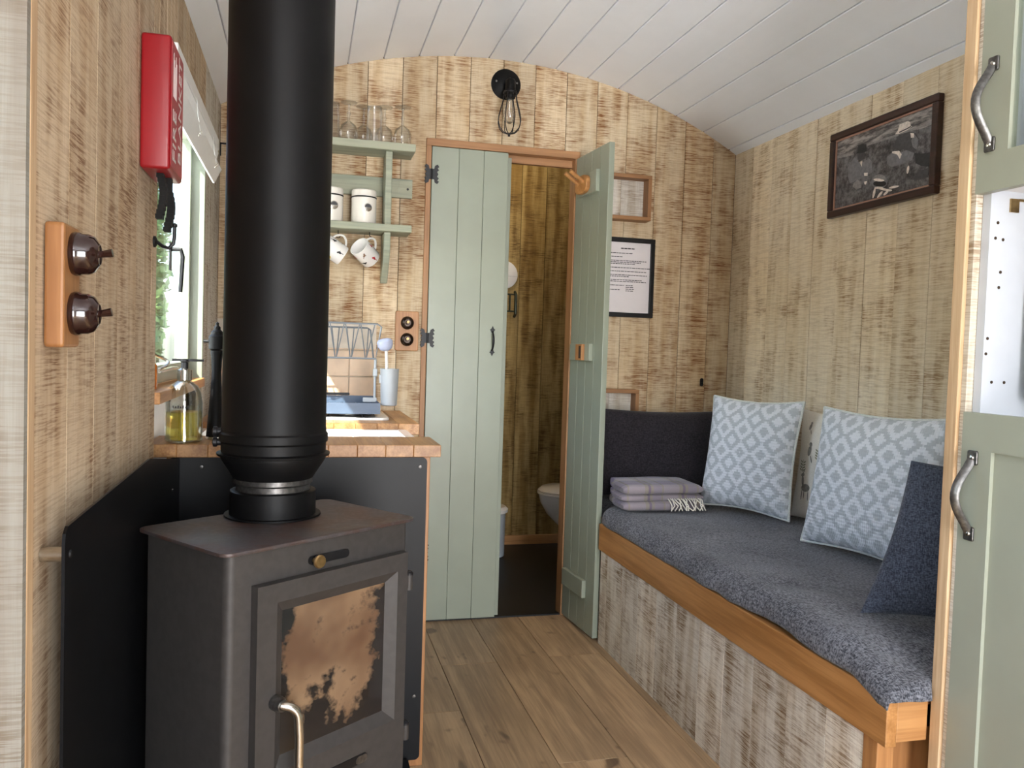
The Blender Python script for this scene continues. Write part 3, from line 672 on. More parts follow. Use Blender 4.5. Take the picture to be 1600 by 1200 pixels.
# axes: local x to the right along the cushion's width, y up its height, z out of its face
def cm(bottom_mid, right, face_tilt, h, face):
    r = Vector(right).normalized(); f = Vector(face); f = (f-r*f.dot(r)).normalized()
    up_ = f.cross(r); 
    up_ = (up_*math.cos(face_tilt)-f*math.sin(face_tilt)).normalized(); f = r.cross(up_).normalized()
    o = Vector(bottom_mid)+up_*h/2
    return frame(o, r, up_, f)
CUSH = 'cushions along the bench'
cushion('cushion', cm((1.525,3.205,.572),(1,0,0),math.radians(6),.365,(0,-1,0)), .64,.365,.14,'black_cushion','long black rectangular cushion against the end wall behind the plaid blanket',1,None,CUSH)
cushion('cushion', cm((1.630,2.790,.578),(.42,-.91,0),math.radians(9),.435,(-.91,-.42,0)), .400,.435,.14,'diamond','pale grey diamond-weave cushion nearest the plaid blanket, with piped edge',2,'piping',CUSH)
# print shapes for the animal cushion
def blob(fn, pts): return pts
def decal(parent, M, f, polys, mat, off=.0015, name='print'):
    V,F = [],[]
    for poly in polys:
        cx_ = sum(p[0] for p in poly)/len(poly); cy_ = sum(p[1] for p in poly)/len(poly); k = len(V)
        V.append(f(cx_,cy_,1,off)); V += [f(cx_+(a-cx_)*.5,cy_+(b-cy_)*.5,1,off) for a,b in poly]; V += [f(a,b,1,off) for a,b in poly]; n = len(poly)
        for i in range(n):
            j = (i+1)%n; F.append((k,k+1+i,k+1+j)); F.append((k+1+i,k+1+n+i,k+1+n+j,k+1+j))
    return mk(name, ([M@v for v in V],F), mat, parent)
def ell(x,y,a,b,rot=0,n=12): return [(x+a*math.cos(q)*math.cos(rot)-b*math.sin(q)*math.sin(rot), y+a*math.cos(q)*math.sin(rot)+b*math.sin(q)*math.cos(rot)) for q in [2*PI*i/n for i in range(n)]]
def animals(th, M, f, w, h):
    for (x,y,s) in ((-.62,.28,1),(-.3,.62,.7),(.25,.75,.9),(.62,.82,.8),(.1,.2,1),(-.68,.72,.6)):
        decal(th,M,f,[ell(x,y,.05*s,.105*s,-.25), ell(x+.02*s,y+.12*s,.042*s,.045*s), ell(x+.06*s,y-.15*s,.016*s,.075*s,.4)],'print_grey',name='bird_print')
    for (x,y) in ((-.62,-.42),(.2,-.4)):     # deer
        decal(th,M,f,[ell(x,y,.12,.075,.1), ell(x-.1,y+.12,.035,.10,.2), ell(x-.12,y+.23,.05,.035,.3), ell(x-.09,y-.14,.014,.10), ell(x+.08,y-.14,.014,.10), ell(x-.03,y-.13,.012,.09), ell(x-.09,y+.31,.010,.06,-.4), ell(x-.14,y+.31,.010,.06,.5)],'print_grey',name='deer_print')
    for (x,y) in ((-.35,-.38),(-.38,.25),(.5,.55),(-.78,-.02),(.6,.0),(-.3,-.02)):
        decal(th,M,f,[ell(x+dx_*.045,y+dy_,.038,.014,.5*dx_) for dy_ in (-.08,-.03,.02,.07) for dx_ in (-1,1)]+[ell(x,y,.007,.12)],'print_green',name='fern_print')
cushion('cushion', cm((1.818,2.485,.574),(.02,-.99,0),math.radians(5),.40,(-.99,-.02,0)), .53,.41,.065,'linen','off-white cushion printed with birds and deer between the diamond-weave cushions',3,None,CUSH,animals)
cushion('cushion', cm((1.805,1.90,.574),(.03,-.99,0),math.radians(4),.40,(-.99,-.05,0)), .40,.40,.085,'linen','off-white cushion mostly hidden behind the nearer diamond-weave cushion',4,None,CUSH)
cushion('cushion', cm((1.632,2.105,.576),(.20,-.98,0),math.radians(10),.44,(-.98,-.20,0)), .47,.44,.14,'diamond','larger pale grey diamond-weave cushion nearest the green cabinet',5,'piping',CUSH)
cushion('cushion', cm((1.462,1.530,.566),(.80,-.60,0),math.radians(8),.37,(-.60,-.80,0)), .33,.37,.11,'navy_cushion','navy woven cushion leaning against the cabinet end of the bench',6,None,CUSH,None,.014,.26)

# ------------------------------------------------------------------ plaid blanket, folded
def fold_layer(x0,x1,y0,y1,z0,t,seed):
    V,F = [],[]; N_,K = 36,14
    for j in range(N_+1):
        x = x0+(x1-x0)*j/N_
        wob = .010*noise.noise((x*7,seed,0)); ex = min(1,min(j,N_-j)/2.5); 
        for k in range(K*2):
            a = 2*PI*k/(K*2); ca,sa = math.cos(a),math.sin(a)
            sgn = lambda q: math.copysign(1,q)
            yy = (y0+y1)/2+(y1-y0)/2*sgn(ca)*abs(ca)**.28+wob
            tt = t*(.35+.65*ex**.5)*(1+.18*noise.noise((x*6,yy*6,seed)))
            zz = z0+t*.5+tt/2*sgn(sa)*abs(sa)**.55
            xx = x+.006*noise.noise((yy*10,zz*20,seed)); V.append((max(xx,1.212) if yy > 3.056 else xx,yy,zz))
    m = K*2
    for j in range(N_):
        for k in range(m): F.append((j*m+k,j*m+(k+1)%m,(j+1)*m+(k+1)%m,(j+1)*m+k))
    F.append(tuple(range(m))[::-1]); F.append(tuple(N_*m+k for k in range(m))); return V,F
pl = thing('plaid_blanket', (1.40,3.06,.56), 'folded lilac and taupe plaid wool blanket at the far end of the bench', 'blanket')
mk('lower_fold', fold_layer(1.185,1.525,2.885,3.105,.566,.036,1), 'plaid', pl, smooth=True)
mk('middle_fold', fold_layer(1.178,1.520,2.895,3.10,.599,.032,2), 'plaid', pl, smooth=True)
mk('upper_fold', fold_layer(1.182,1.512,2.88,3.10,.629,.040,3), 'plaid', pl, smooth=True)
fr = random.Random(3)
for k in range(16):
    x = 1.372+.009*k; z = .612
    mk('tassel', tube([(x,2.90,z),(x+fr.uniform(-.006,.006),2.875,z-.004),(x+fr.uniform(-.012,.014),2.862,z-.022),(x+fr.uniform(-.016,.02),2.855,.572)],.0022,6), 'linen', pl, smooth=True)

# ------------------------------------------------------------------ picture on the right wall
PY0,PY1,PZ0,PZ1 = 2.155,2.692,1.690,1.998
pc = thing('framed_photograph', (XR,2.42,1.69), 'dark brown framed black-and-white photograph of two seated men with a catch of fish', 'picture')
px0, px1 = XR-.026, XR-.002
fw_ = .026
for a in ((PY0,PY1,PZ1-fw_,PZ1),(PY0,PY1,PZ0,PZ0+fw_),(PY0,PY0+fw_,PZ0+fw_,PZ1-fw_),(PY1-fw_,PY1,PZ0+fw_,PZ1-fw_)):
    mk('frame_rail', bx(px0,px1,*a), 'frame_brown', pc, bevel=.004)
sl_ = .006
for a in ((PY0+fw_,PY1-fw_,PZ1-fw_-sl_,PZ1-fw_),(PY0+fw_,PY1-fw_,PZ0+fw_,PZ0+fw_+sl_),(PY0+fw_,PY0+fw_+sl_,PZ0+fw_+sl_,PZ1-fw_-sl_),(PY1-fw_-sl_,PY1-fw_,PZ0+fw_+sl_,PZ1-fw_-sl_)):
    mk('slip', bx(px0+.008,px1,*a), 'frame_gilt', pc)
iy0,iy1,iz0_,iz1_ = PY0+fw_+sl_,PY1-fw_-sl_,PZ0+fw_+sl_,PZ1-fw_-sl_
pr = mk('photo_print', bx(px0+.012,px1,iy0,iy1,iz0_,iz1_), 'bwground', pc, label='monochrome print of two seated men')
cnt = [0]
def shape(pts, mat):
    out = []
    for x,y in pts:
        u = (x-70)/845; t_ = 470-360*u; b_ = 1100-225*u; v = (b_-y)/(b_-t_)
        u = u/(u+(1-u)*1.0) ; out.append((iy1+(iy0-iy1)*min(1,max(0,u)), iz0_+(iz1_-iz0_)*min(1,max(0,v))))
    cnt[0] += 1; x = px0+.012-.00012*cnt[0]
    mk('figure', prism(out,'x',x-.0001,x), mat, pr)
shape([(70,470),(915,110),(915,300),(600,400),(340,470),(230,560),(70,620)],'bwlog')
shape([(360,470),(600,385),(915,268),(915,285),(600,405),(360,492)],'bw4')
shape([(70,600),(240,560),(240,580),(70,625)],'bw4')
shape([(250,600),(200,670),(190,780),(215,850),(330,800),(385,765),(425,740),(425,640),(390,608),(345,640),(300,650)],'bw3')
shape([(250,850),(290,812),(330,840),(330,890),(280,905),(245,880)],'bw4')
shape([(280,560),(345,545),(350,600),(310,640),(280,620)],'bw2')
shape([(280,630),(300,650),(330,630),(325,690),(310,660)],'bw5')
shape([(262,565),(275,550),(280,490),(320,470),(360,475),(366,540),(330,555)],'bw1')
shape([(350,748),(385,745),(385,775),(355,775)],'bw5'); shape([(357,830),(385,825),(375,860),(360,855)],'bw5')
shape([(650,380),(740,350),(790,370),(815,430),(805,530),(760,545),(700,520),(610,520),(600,490)],'bw2')
shape([(775,375),(815,430),(803,530),(770,500),(755,440)],'bw3')
shape([(560,590),(600,550),(660,560),(720,530),(785,560),(770,630),(700,660),(600,692),(560,660)],'bw3')
shape([(600,540),(660,535),(682,570),(668,615),(645,572),(600,556)],'bw5')
shape([(745,365),(775,370),(778,410),(752,412)],'bw5')
shape([(618,375),(640,340),(652,282),(720,250),(740,260),(746,295),(758,300),(722,335),(655,370)],'bw5')
shape([(650,352),(720,315),(748,295),(750,305),(722,326),(655,362)],'bw2')
shape([(790,560),(840,570),(910,560),(910,700),(850,690),(800,660)],'bw1')
shape([(760,815),(830,740),(905,710),(905,800),(830,825)],'bw2')
shape(ell(500,830,76,72),'bw3'); shape(ell(500,805,58,42),'bw4'); shape(ell(505,850,60,30),'bw6')
shape(ell(495,815,50,14,.1),'bw5')
for cx_,cy_,a_,rot in ((458,940,52,1.75),(512,955,40,2.2),(565,942,30,2.3),(632,885,44,-.2),(545,905,66,.25),(500,890,40,.0),(590,915,30,.1)): shape(ell(cx_,cy_,a_,11,rot),'bw5')
shape(ell(745,720,10,40,.1),'bw5')

# ------------------------------------------------------------------ framed notice on the end wall
fn = thing('framed_notice', (1.39,YB,1.33), 'thin black frame with a typed white notice partly behind the open door', 'picture')
nx0,nx1,nz0,nz1 = 1.262,1.508,1.330,1.680; t_ = .020
for a,b in (((nx0,nx1),(nz1-t_,nz1)),((nx0,nx1),(nz0,nz0+t_)),((nx0,nx0+t_),(nz0+t_,nz1-t_)),((nx1-t_,nx1),(nz0+t_,nz1-t_))):
    mk('frame_rail', bx(a[0],a[1],YB-.018,YB-.002,b[0],b[1]), 'black', fn, bevel=.002)
pp = mk('notice_sheet', bx(nx0+t_,nx1-t_,YB-.009,YB-.002,nz0+t_,nz1-t_), 'paper', fn)
rr_ = random.Random(5)
def line(z, x0, x1, hgt=.0032):
    x = x0; V = []
    while x < x1-.004:
        wd = min(rr_.uniform(.006,.017), x1-x); V.append(bx(x,x+wd,YB-.0094,YB-.009,z-hgt/2,z+hgt/2)); x += wd+.0026
    if V: mk('text_line', join(*V), 'ink', pp)
L0 = nx0+t_+.012
line(1.633,1.348,1.412,.0045)
for z,l in ((1.612,.115),(1.596,.068),(1.579,.178),(1.572,.150),(1.565,.125),(1.548,.195),(1.532,.180),(1.516,.182),(1.509,.095),(1.494,.158),(1.487,.178),(1.470,.075),(1.450,.055)): line(z,L0,L0+l)
for z in (1.470,1.462,1.454,1.446): line(z,L0+.082,L0+.122)

# ------------------------------------------------------------------ box shelves on the end wall
for nm,(x0,x1,z0,z1),lab in (('box_shelf',(1.255,1.462,1.752,1.950),'small oak box shelf high on the end wall beside the open door'),('box_shelf',(1.235,1.438,.805,1.010),'small oak box shelf low on the end wall behind the black cushion')):
    b = thing(nm,((x0+x1)/2,YB,z0),lab,'shelf','oak box shelves on the end wall'); q = .017; y0 = YB-.062
    mk('board', bx(x0,x1,y0,YB-.001,z1-q,z1), 'oak_framex', b, bevel=.0015); mk('board', bx(x0,x1,y0,YB-.001,z0,z0+q), 'oak_framex', b, bevel=.0015)
    mk('board', bx(x0,x0+q,y0,YB-.001,z0+q,z1-q), 'oak_frame', b, bevel=.0015); mk('board', bx(x1-q,x1,y0,YB-.001,z0+q,z1-q), 'oak_frame', b, bevel=.0015)
    xm = (x0+x1)/2-.02
    mk('back_board', bx(x0+q,xm-.0006,YB-.007,YB-.001,z0+q,z1-q), 'plank_w', b); mk('back_board', bx(xm+.0006,x1-q,YB-.007,YB-.001,z0+q,z1-q), 'plank_w', b)
wh = thing('wall_catch', (1.768,YB,1.03), 'tiny black catch on the end wall near the corner', 'catch')
mk('plate', prism(rrect(1.760,1.776,1.030,1.066,.006),'y',YB-.005,YB-.001), 'black', wh, bevel=.001)
mk('stud', tf(frame((1.768,YB-.005,1.042),(1,0,0),(0,0,1),(0,-1,0)), lathe([(.005,0),(.005,.006),(.002,.008)],12)), 'black', wh, smooth=True)

# ------------------------------------------------------------------ caged wall lamp
lp = thing('wall_lamp', (.803,YB,2.29), 'black wire-cage wall lamp with a clear bulb above the doors', 'lamp')
lx, lz = .803, 2.290
mk('backplate', tf(frame((lx,YB-.001,lz),(1,0,0),(0,0,1),(0,-1,0)), lathe([(.064,0),(.064,.006),(.050,.016),(.024,.023),(.014,.024)],36)), 'black_satin', lp, smooth=True)
for s in (-1,1): mk('screw', tf(frame((lx+s*.045,YB-.015,lz+.006),(1,0,0),(0,0,1),(0,-1,0)), lathe([(.005,0),(.004,.006),(.001,.007)],10)), 'pewter', lp, smooth=True)
ly = YB-.088
mk('arm', tube([(lx,YB-.02,lz),(lx,YB-.05,lz),(lx,ly+.014,lz-.004),(lx,ly,lz-.018)],.011,14), 'black_satin', lp, smooth=True)
hm = T(lx,ly,0)
mk('lamp_holder', tf(hm, lathe([(.016,lz-.004),(.021,lz-.012),(.021,lz-.048),(.027,lz-.052),(.027,lz-.066),(.022,lz-.070),(.021,lz-.082)],24)), 'black_satin', lp, smooth=True)
mk('bulb', tf(hm, lathe([(.013,lz-.080),(.016,lz-.10),(.024,lz-.135),(.026,lz-.155),(.020,lz-.175),(.006,lz-.186)],24)), 'bulb_glass', lp, smooth=True)
mk('filament', tube([(lx-.004,ly,lz-.09),(lx-.008,ly,lz-.15),(lx,ly,lz-.13),(lx+.008,ly,lz-.15),(lx+.004,ly,lz-.09)],.0008,6), 'brass', lp, smooth=True)
cg = mk('cage_ring', tube([(lx+.027*math.cos(q),ly+.027*math.sin(q),lz-.060) for q in [2*PI*i/20 for i in range(20)]],.003,8,True), 'black', lp, smooth=True)
for k in range(8):
    q = 2*PI*(k+.25)/8
    P_ = [(.027,-.060),(.030,-.09),(.040,-.125),(.049,-.160),(.050,-.180),(.043,-.205),(.026,-.222),(.004,-.228)]
    mk('cage_wire', tube([(lx+r*math.cos(q),ly+r*math.sin(q),lz+z) for r,z in P_],.0019,6), 'black', cg, smooth=True)
mk('cage_nut', tf(T(lx,ly,lz-.238), lathe([(.005,0),(.006,.012),(.003,.014)],10)), 'black', cg, smooth=True)

# ------------------------------------------------------------------ shelf unit with glasses, canisters, mugs
sh = thing('shelf_unit', (.08,YB,1.42), 'rubbed sage-painted wooden shelf unit on the end wall left of the doors', 'shelf')
SX0, SX1 = -.27, .410
mk('shelf_board', bx(SX0,SX1,3.275,YB-.002,1.938,1.968), 'sage_rub', sh, bevel=.003)
mk('shelf_board', bx(SX0,SX1-.008,3.275,YB-.002,1.620,1.648), 'sage_rub', sh, bevel=.003)
mk('back_rail', bx(SX0,.417,YB-.020,YB-.002,1.778,1.855), 'sage_rub', sh, bevel=.002)
mk('screw', tf(frame((.398,YB-.020,1.815),(1,0,0),(0,0,1),(0,-1,0)), lathe([(.005,0),(.004,.002),(.001,.002)],10)), 'black', sh, smooth=True)
for x in (.296,-.19):
    mk('side_bracket', prism([(3.300,1.938),(3.300,1.649),(YB-.021,1.649),(YB-.021,1.938)],'x',x,x+.026), 'sage_rub', sh, bevel=.003)
    mk('side_bracket', prism([(3.300,1.6195),(3.300,1.55),(3.33,1.50),(YB-.03,1.425),(YB-.003,1.425),(YB-.003,1.6195)],'x',x,x+.026), 'sage_rub', sh, bevel=.003)
GL = 'upturned glasses on the top shelf'
def wineglass(x,y,lab):
    t = thing('wine_glass',(x,y,1.968),lab,'glass',GL); m = T(x,y,1.9685)
    mk('bowl', tf(m, lathe([(.0325,0),(.036,.022),(.036,.045),(.029,.066),(.012,.079),(.005,.084)],24,cap=False)), 'clear', t, smooth=True)
    mk('stem', tf(m, lathe([(.0048,.083),(.0042,.10),(.0075,.112),(.0045,.122),(.0042,.142),(.007,.149)],14)), 'clear', t, smooth=True)
    mk('foot', tf(m, lathe([(.007,.148),(.032,.154),(.033,.156),(.020,.157)],24)), 'clear', t, smooth=True)
def tumbler(x,y,lab,h=.150):
    t = thing('tumbler',(x,y,1.968),lab,'glass',GL); m = T(x,y,1.9685)
    mk('wall', tf(m, lathe([(.033,0),(.030,h)],24,cap=False)), 'clear', t, smooth=True); mk('base', tf(m, lathe([(.0295,h-.006),(.0295,h-.001)],24)), 'clear', t, smooth=True)
wineglass(.150,3.345,'upturned wine glass on the top shelf closest to the flue'); wineglass(.212,3.385,'upturned wine glass on the top shelf, second from the flue')
wineglass(.292,3.362,'upturned wine glass on the top shelf, third from the flue'); wineglass(.362,3.335,'upturned wine glass at the right end of the top shelf')
tumbler(.085,3.355,'tall upturned tumbler half hidden by the flue'); tumbler(.248,3.303,'upturned tumbler in the middle of the top shelf',.135)
def canister(x,y,lab):
    t = thing('canister',(x,y,1.648),lab,'canister','canisters on the lower shelf'); m = T(x,y,1.6485)
    mk('body', tf(m, lathe([(.048,0),(.0495,.003),(.0495,.104),(.048,.105)],32)), 'canister', t, smooth=True)
    mk('seal', tf(m, lathe([(.0485,.105),(.0505,.1055),(.0505,.109),(.0485,.110)],32)), 'black', t, smooth=True)
    mk('lid', tf(m, lathe([(.0495,.110),(.0495,.133),(.047,.136),(.001,.137)],32)), 'canister', t, smooth=True)
    w_ = mk('window', tf(frame((x+.012,y-.0490,1.712),(.97,.24,0),(0,0,1),(.24,-.97,0)), lathe([(.0165,-.003),(.0165,.0025),(.0145,.003),(.001,.003)],24)), 'chrome', t, smooth=True)
    mk('window_pane', tf(frame((x+.012,y-.0490,1.712),(.97,.24,0),(0,0,1),(.24,-.97,0)), prism([(.0135*math.cos(PI*i/12),.0135*math.sin(PI*i/12)) for i in range(13)],'z',.003,.0036)), 'bw2', w_)
canister(.218,3.355,'cream enamel canister in full view on the lower shelf'); canister(.087,3.355,'cream enamel canister half hidden by the flue')
def mug(loc, axis, hdir, lab, shapes, hook):
    a = Vector(axis).normalized(); h = Vector(hdir); h = (h-a*h.dot(a)).normalized(); M = frame(loc, h, a.cross(h), a)   # opening along +z local
    t = thing('mug', loc, lab, 'mug', 'bird-print mugs hanging under the shelf')
    R_,H_ = .041,.086
    mk('body', tf(M, lathe([(.001,-H_/2),(R_-.003,-H_/2),(R_,-H_/2+.004),(R_,H_/2),(R_-.003,H_/2),(R_-.003,-H_/2+.005),(.001,-H_/2+.005)],36)), 'ceramic', t, smooth=True)
    mk('handle', tf(M, tube(arcpts(lambda q:(R_-.002+.030*math.sin(PI*q)**.7,0,.030-.060*q),16),.0045,8)), 'ceramic', t, smooth=True)
    fs = lambda u,v,s=1,o=0: Vector(((R_+.0004+o*.1)*math.cos(u),(R_+.0004+o*.1)*math.sin(u),v))
    for u,v,s,mt in shapes:
        rot = u*1.7; sh_ = [ell(0,0,.0075,.0045), ell(.0070,.0038,.0034,.0032), ell(-.0105,-.002,.0060,.0013,.2), ell(.002,-.0058,.0008,.003)]
        decal(t, M, fs, [[(u+(a*math.cos(rot)-b*math.sin(rot))/R_, v+a*math.sin(rot)+b*math.cos(rot)) for a,b in pg] for pg in sh_], mt, 0, 'bird_print')
    hk_ = thing('cup_hook', hook, 'small black cup hook holding the mug '+lab.split(' with ')[1].replace('its ','with its '), 'hook','cup hooks under the lower shelf')
    x,y,z = hook
    mk('wire', tube([(x,y,1.6195),(x,y,1.605)]+[(x+.008*math.sin(q),y,1.597+.008*math.cos(q)) for q in [PI*i/6*1.35 for i in range(7)]],.0016,6), 'black', hk_, smooth=True)
mug((.104,3.335,1.540),(-.80,-.12,.50),(.5,.1,.8),'white bird-print mug with its rim turned to the flue',[(-.9+k*.55,z,1,m) for k,(z,m) in enumerate(((.022,'bird_black'),(-.016,'bird_brown'),(.016,'bird_yellow'),(-.02,'bird_black'),(.02,'bird_red'),(-.012,'bird_brown'),(.024,'bird_black'),(-.024,'bird_black'),(.0,'bird_yellow'),(.02,'bird_brown'),(-.02,'bird_black')))],(.119,3.340,1.60))
mug((.226,3.330,1.535),(-.62,-.58,.52),(.45,.15,.85),'white bird-print mug with its open rim towards the room',[(-.9+k*.55,z,1,m) for k,(z,m) in enumerate(((.020,'bird_red'),(-.020,'bird_black'),(.012,'bird_brown'),(-.012,'bird_red'),(.024,'bird_black'),(-.022,'bird_brown'),(.0,'bird_black'),(.024,'bird_red'),(-.015,'bird_black'),(.02,'bird_brown'),(-.02,'bird_red')))],(.242,3.340,1.60))

# ------------------------------------------------------------------ tiled splashback
sp_ = mk('splashback', bx(XL+.002,.286,YB-.005,YB-.001,.901,1.255), 'grout', label='splashback of pale square tiles behind the hob', cat='splashback')
for r in range(4):
    for k in range(6):
        x1 = .285-.108*k; x0 = x1-.1055; z0 = .9015+.1075*(r-0)-.079+.08; z0 = .9 + [.0015,.031,.139,.247][r]; z1 = z0+[.027,.1055,.1055,.006][r]
        if x0 < XL: x0 = XL+.003
        if x1-x0 > .02: mk('tile', bx(x0,x1,YB-.012,YB-.005,z0,z1), 'tile', sp_, bevel=.0025)

# ------------------------------------------------------------------ hob, dish rack, cup, brush
hb_ = thing('hob', (.05,3.12,.90), 'white enamel hob plate with black grates under the dish rack', 'hob')
mk('plate', prism(rrect(-.28,.300,2.935,3.335,.03),'z',.9005,.909), 'ceramic', hb_, bevel=.002)
for cx_,cy_ in ((.17,3.04),(.17,3.22),(-.10,3.04),(-.10,3.22)):
    g1 = mk('grate', tube([(cx_+.075*math.cos(q),cy_+.075*math.sin(q),.918) for q in [2*PI*i/20 for i in range(20)]],.003,6,True), 'black', hb_, smooth=True)
    for q in (0,1,2,3):
        a_ = q*PI/2+.4; mk('grate_bar', tube([(cx_+.03*math.cos(a_),cy_+.03*math.sin(a_),.918),(cx_+.088*math.cos(a_),cy_+.088*math.sin(a_),.918),(cx_+.092*math.cos(a_),cy_+.092*math.sin(a_),.9085)],.003,6), 'black', g1, smooth=True)
    mk('burner', tf(T(cx_,cy_,.909), lathe([(.028,0),(.028,.004),(.020,.006),(.001,.006)],20)), 'black', hb_, smooth=True)
dk = thing('dish_rack', (.06,3.12,.92), 'blue-grey dish rack with a grey wire upper tier standing on the hob', 'dish rack')
tx0,tx1,ty0,ty1 = -.24,.268,2.965,3.290; tz0,tz1 = .921,.960
mk('drip_tray', join(bx(tx0,tx1,ty0,ty1,tz0,tz0+.006), bx(tx0,tx1,ty0,ty0+.005,tz0+.006,tz1), bx(tx0,tx1,ty1-.005,ty1,tz0+.006,tz1+.008), bx(tx0,tx0+.005,ty0+.005,ty1-.005,tz0+.006,tz1), bx(tx1-.005,tx1,ty0+.005,ty1-.005,tz0+.006,tz1)), 'tray', dk)
for k in range(9): mk('tray_rib', bx(tx0+.02+.052*k,tx0+.024+.052*k,ty0+.02,ty1-.02,tz0+.006,tz0+.022), 'tray', dk)
mk('tray_handle', prism(rrect(.085,.175,tz1+.009,tz1+.019,.004),'y',ty1-.012,ty1-.002), 'black', dk)
zt0,zt1 = 1.118,1.247; yr = 3.11
mk('top_wire', tube([(-.24,yr-.02,zt1),(.262,yr-.02,zt1),(.276,yr-.02,zt1-.010),(.258,yr-.01,zt0),(-.24,yr-.01,zt0)],.0035,8), 'wire', dk, smooth=True)
mk('top_wire', tube([(-.24,yr+.13,zt1-.012),(.235,yr+.13,zt1-.012),(.247,yr+.13,zt1-.02),(.255,yr+.05,zt0)],.0035,8), 'wire', dk, smooth=True)
for k in range(17):
    x = -.22+.028*k
    mk('wire', tube([(x,yr-.02,zt1),(x+.024,yr+.05,zt0),(x+.012,yr+.13,zt1-.012)] if k%2 else [(x+.024,yr-.02,zt1),(x,yr+.05,zt0),(x+.012,yr+.13,zt1-.012)],.0022,6), 'wire', dk, smooth=True)
mk('leg', tube([(.258,yr-.005,zt0),(.258,yr-.005,.962)],.005,8), 'grey_plastic', dk, smooth=True)
mk('leg', tube([(-.22,yr-.005,zt0),(-.22,yr-.005,.962)],.005,8), 'grey_plastic', dk, smooth=True)
mk('clip', bx(.250,.266,yr-.014,yr+.004,1.052,1.080), 'grey_plastic', dk, bevel=.002); mk('clip', bx(.215,.266,yr-.014,yr+.004,.955,.972), 'grey_plastic', dk, bevel=.002)
cpx, cpy = .306, 3.048
uc = thing('utensil_cup', (cpx,cpy,.945), 'grey plastic utensil cup clipped to the side of the dish rack', 'cup')
mk('body', tf(T(cpx,cpy,0)@Matrix.Diagonal((1,1.2,1,1)), lathe([(.027,.947),(.030,.950),(.0345,1.083),(.033,1.083),(.0285,.953),(.001,.953)],28)), 'grey_plastic', uc, smooth=True)
mk('clip', bx(.2685,.276,cpy-.01,cpy+.004,1.03,1.06), 'grey_plastic', uc)
db = thing('dish_brush', (cpx-.01,cpy,1.0), 'pale blue bristled dish brush standing in the grey cup', 'brush')
mk('handle', tube([(cpx-.006,cpy,.96),(cpx-.010,cpy,1.08),(cpx-.014,cpy,1.15)],.006,10), 'canister', db, smooth=True)
mk('head', tf(frame((cpx-.015,cpy,1.155),(1,.1,.2),(0,1,0),(-.2,0,1)), lathe([(.010,-.006),(.022,0),(.028,.012),(.030,.028),(.024,.036),(.012,.040)],20)), 'bristle', db, smooth=True)

# ------------------------------------------------------------------ soap bottle, pepper mill, amber jar
sx_, sy_ = -.300, 2.265
so_ = thing('soap_bottle', (sx_,sy_,.90), 'clear pump bottle half full of yellow soap at the worktop edge', 'bottle'); m = T(sx_,sy_,.9005)
mk('glass_body', tf(m, lathe([(.040,0),(.046,.004),(.046,.100),(.043,.125),(.034,.145),(.020,.156),(.016,.160),(.016,.166),(.014,.166),(.014,.159),(.032,.143),(.041,.124),(.044,.100),(.044,.006),(.001,.006)],32)), 'bottle_glass', so_, smooth=True)
mk('soap', tf(m, lathe([(.001,.007),(.0432,.007),(.0432,.078),(.001,.078)],32)), 'liquid', so_, smooth=True)
pu = mk('pump_collar', tf(m, lathe([(.0185,.160),(.0185,.186),(.012,.188),(.010,.190)],24)), 'chrome', so_, smooth=True)
mk('pump_head', tf(m, join(lathe([(.009,.186),(.009,.206),(.012,.208),(.012,.214),(.002,.215)],20), bx(-.004,.046,-.007,.007,.2085,.2145), bx(-.03,.0,-.007,.007,.2085,.2145))), 'black', pu, smooth=True)
mk('dip_tube', tf(m, tube([(0,0,.158),(.003,.004,.09),(.018,.01,.014)],.0025,8)), 'bottle_glass', so_, smooth=True)
for k in range(7): mk('lettering', tf(T(sx_,sy_,0), bx(-.022+.006*k,-.0185+.006*k,-.0463,-.0452,.990,.990+.007-.002*(k%2))), 'ink', so_)
mx, my = -.228, 2.325
pm = thing('pepper_mill', (mx,my,.90), 'tall slim black pepper mill beside the flue', 'pepper mill'); m = T(mx,my,.9005)
mk('body', tf(m, lathe([(.024,0),(.0245,.006),(.021,.05),(.0155,.12),(.0125,.18),(.014,.215),(.0165,.238)],24)), 'black_satin', pm, smooth=True)
mk('base_ring', tf(m, lathe([(.0255,0),(.0255,.006),(.024,.008)],24)), 'chrome', pm, smooth=True)
hd2 = mk('head', tf(m, lathe([(.014,.238),(.021,.242),(.0215,.275),(.016,.281),(.0155,.288),(.009,.294),(.009,.300),(.004,.306),(.005,.311),(.001,.315)],24)), 'black_satin', pm, smooth=True)
mk('crank_knob', tf(m, tube([(-.020,0,.262),(-.034,0,.262)],.004,8)), 'black', hd2, smooth=True); mk('crank_knob', tf(m, tube([(.020,0,.262),(.028,0,.262)],.006,8)), 'black', hd2, smooth=True)
jx, jy = XL-.036, 2.185
aj = thing('amber_jar', (jx,jy,WZ0-.006), 'little amber jar with a pale lid on the window sill', 'jar'); m = T(jx,jy,WZ0-.0055)
mk('body', tf(m, lathe([(.020,0),(.021,.004),(.021,.058),(.017,.064)],20)), 'amber', aj, smooth=True); mk('lid', tf(m, lathe([(.0175,.064),(.0175,.078),(.001,.079)],20)), 'canister', aj, smooth=True)

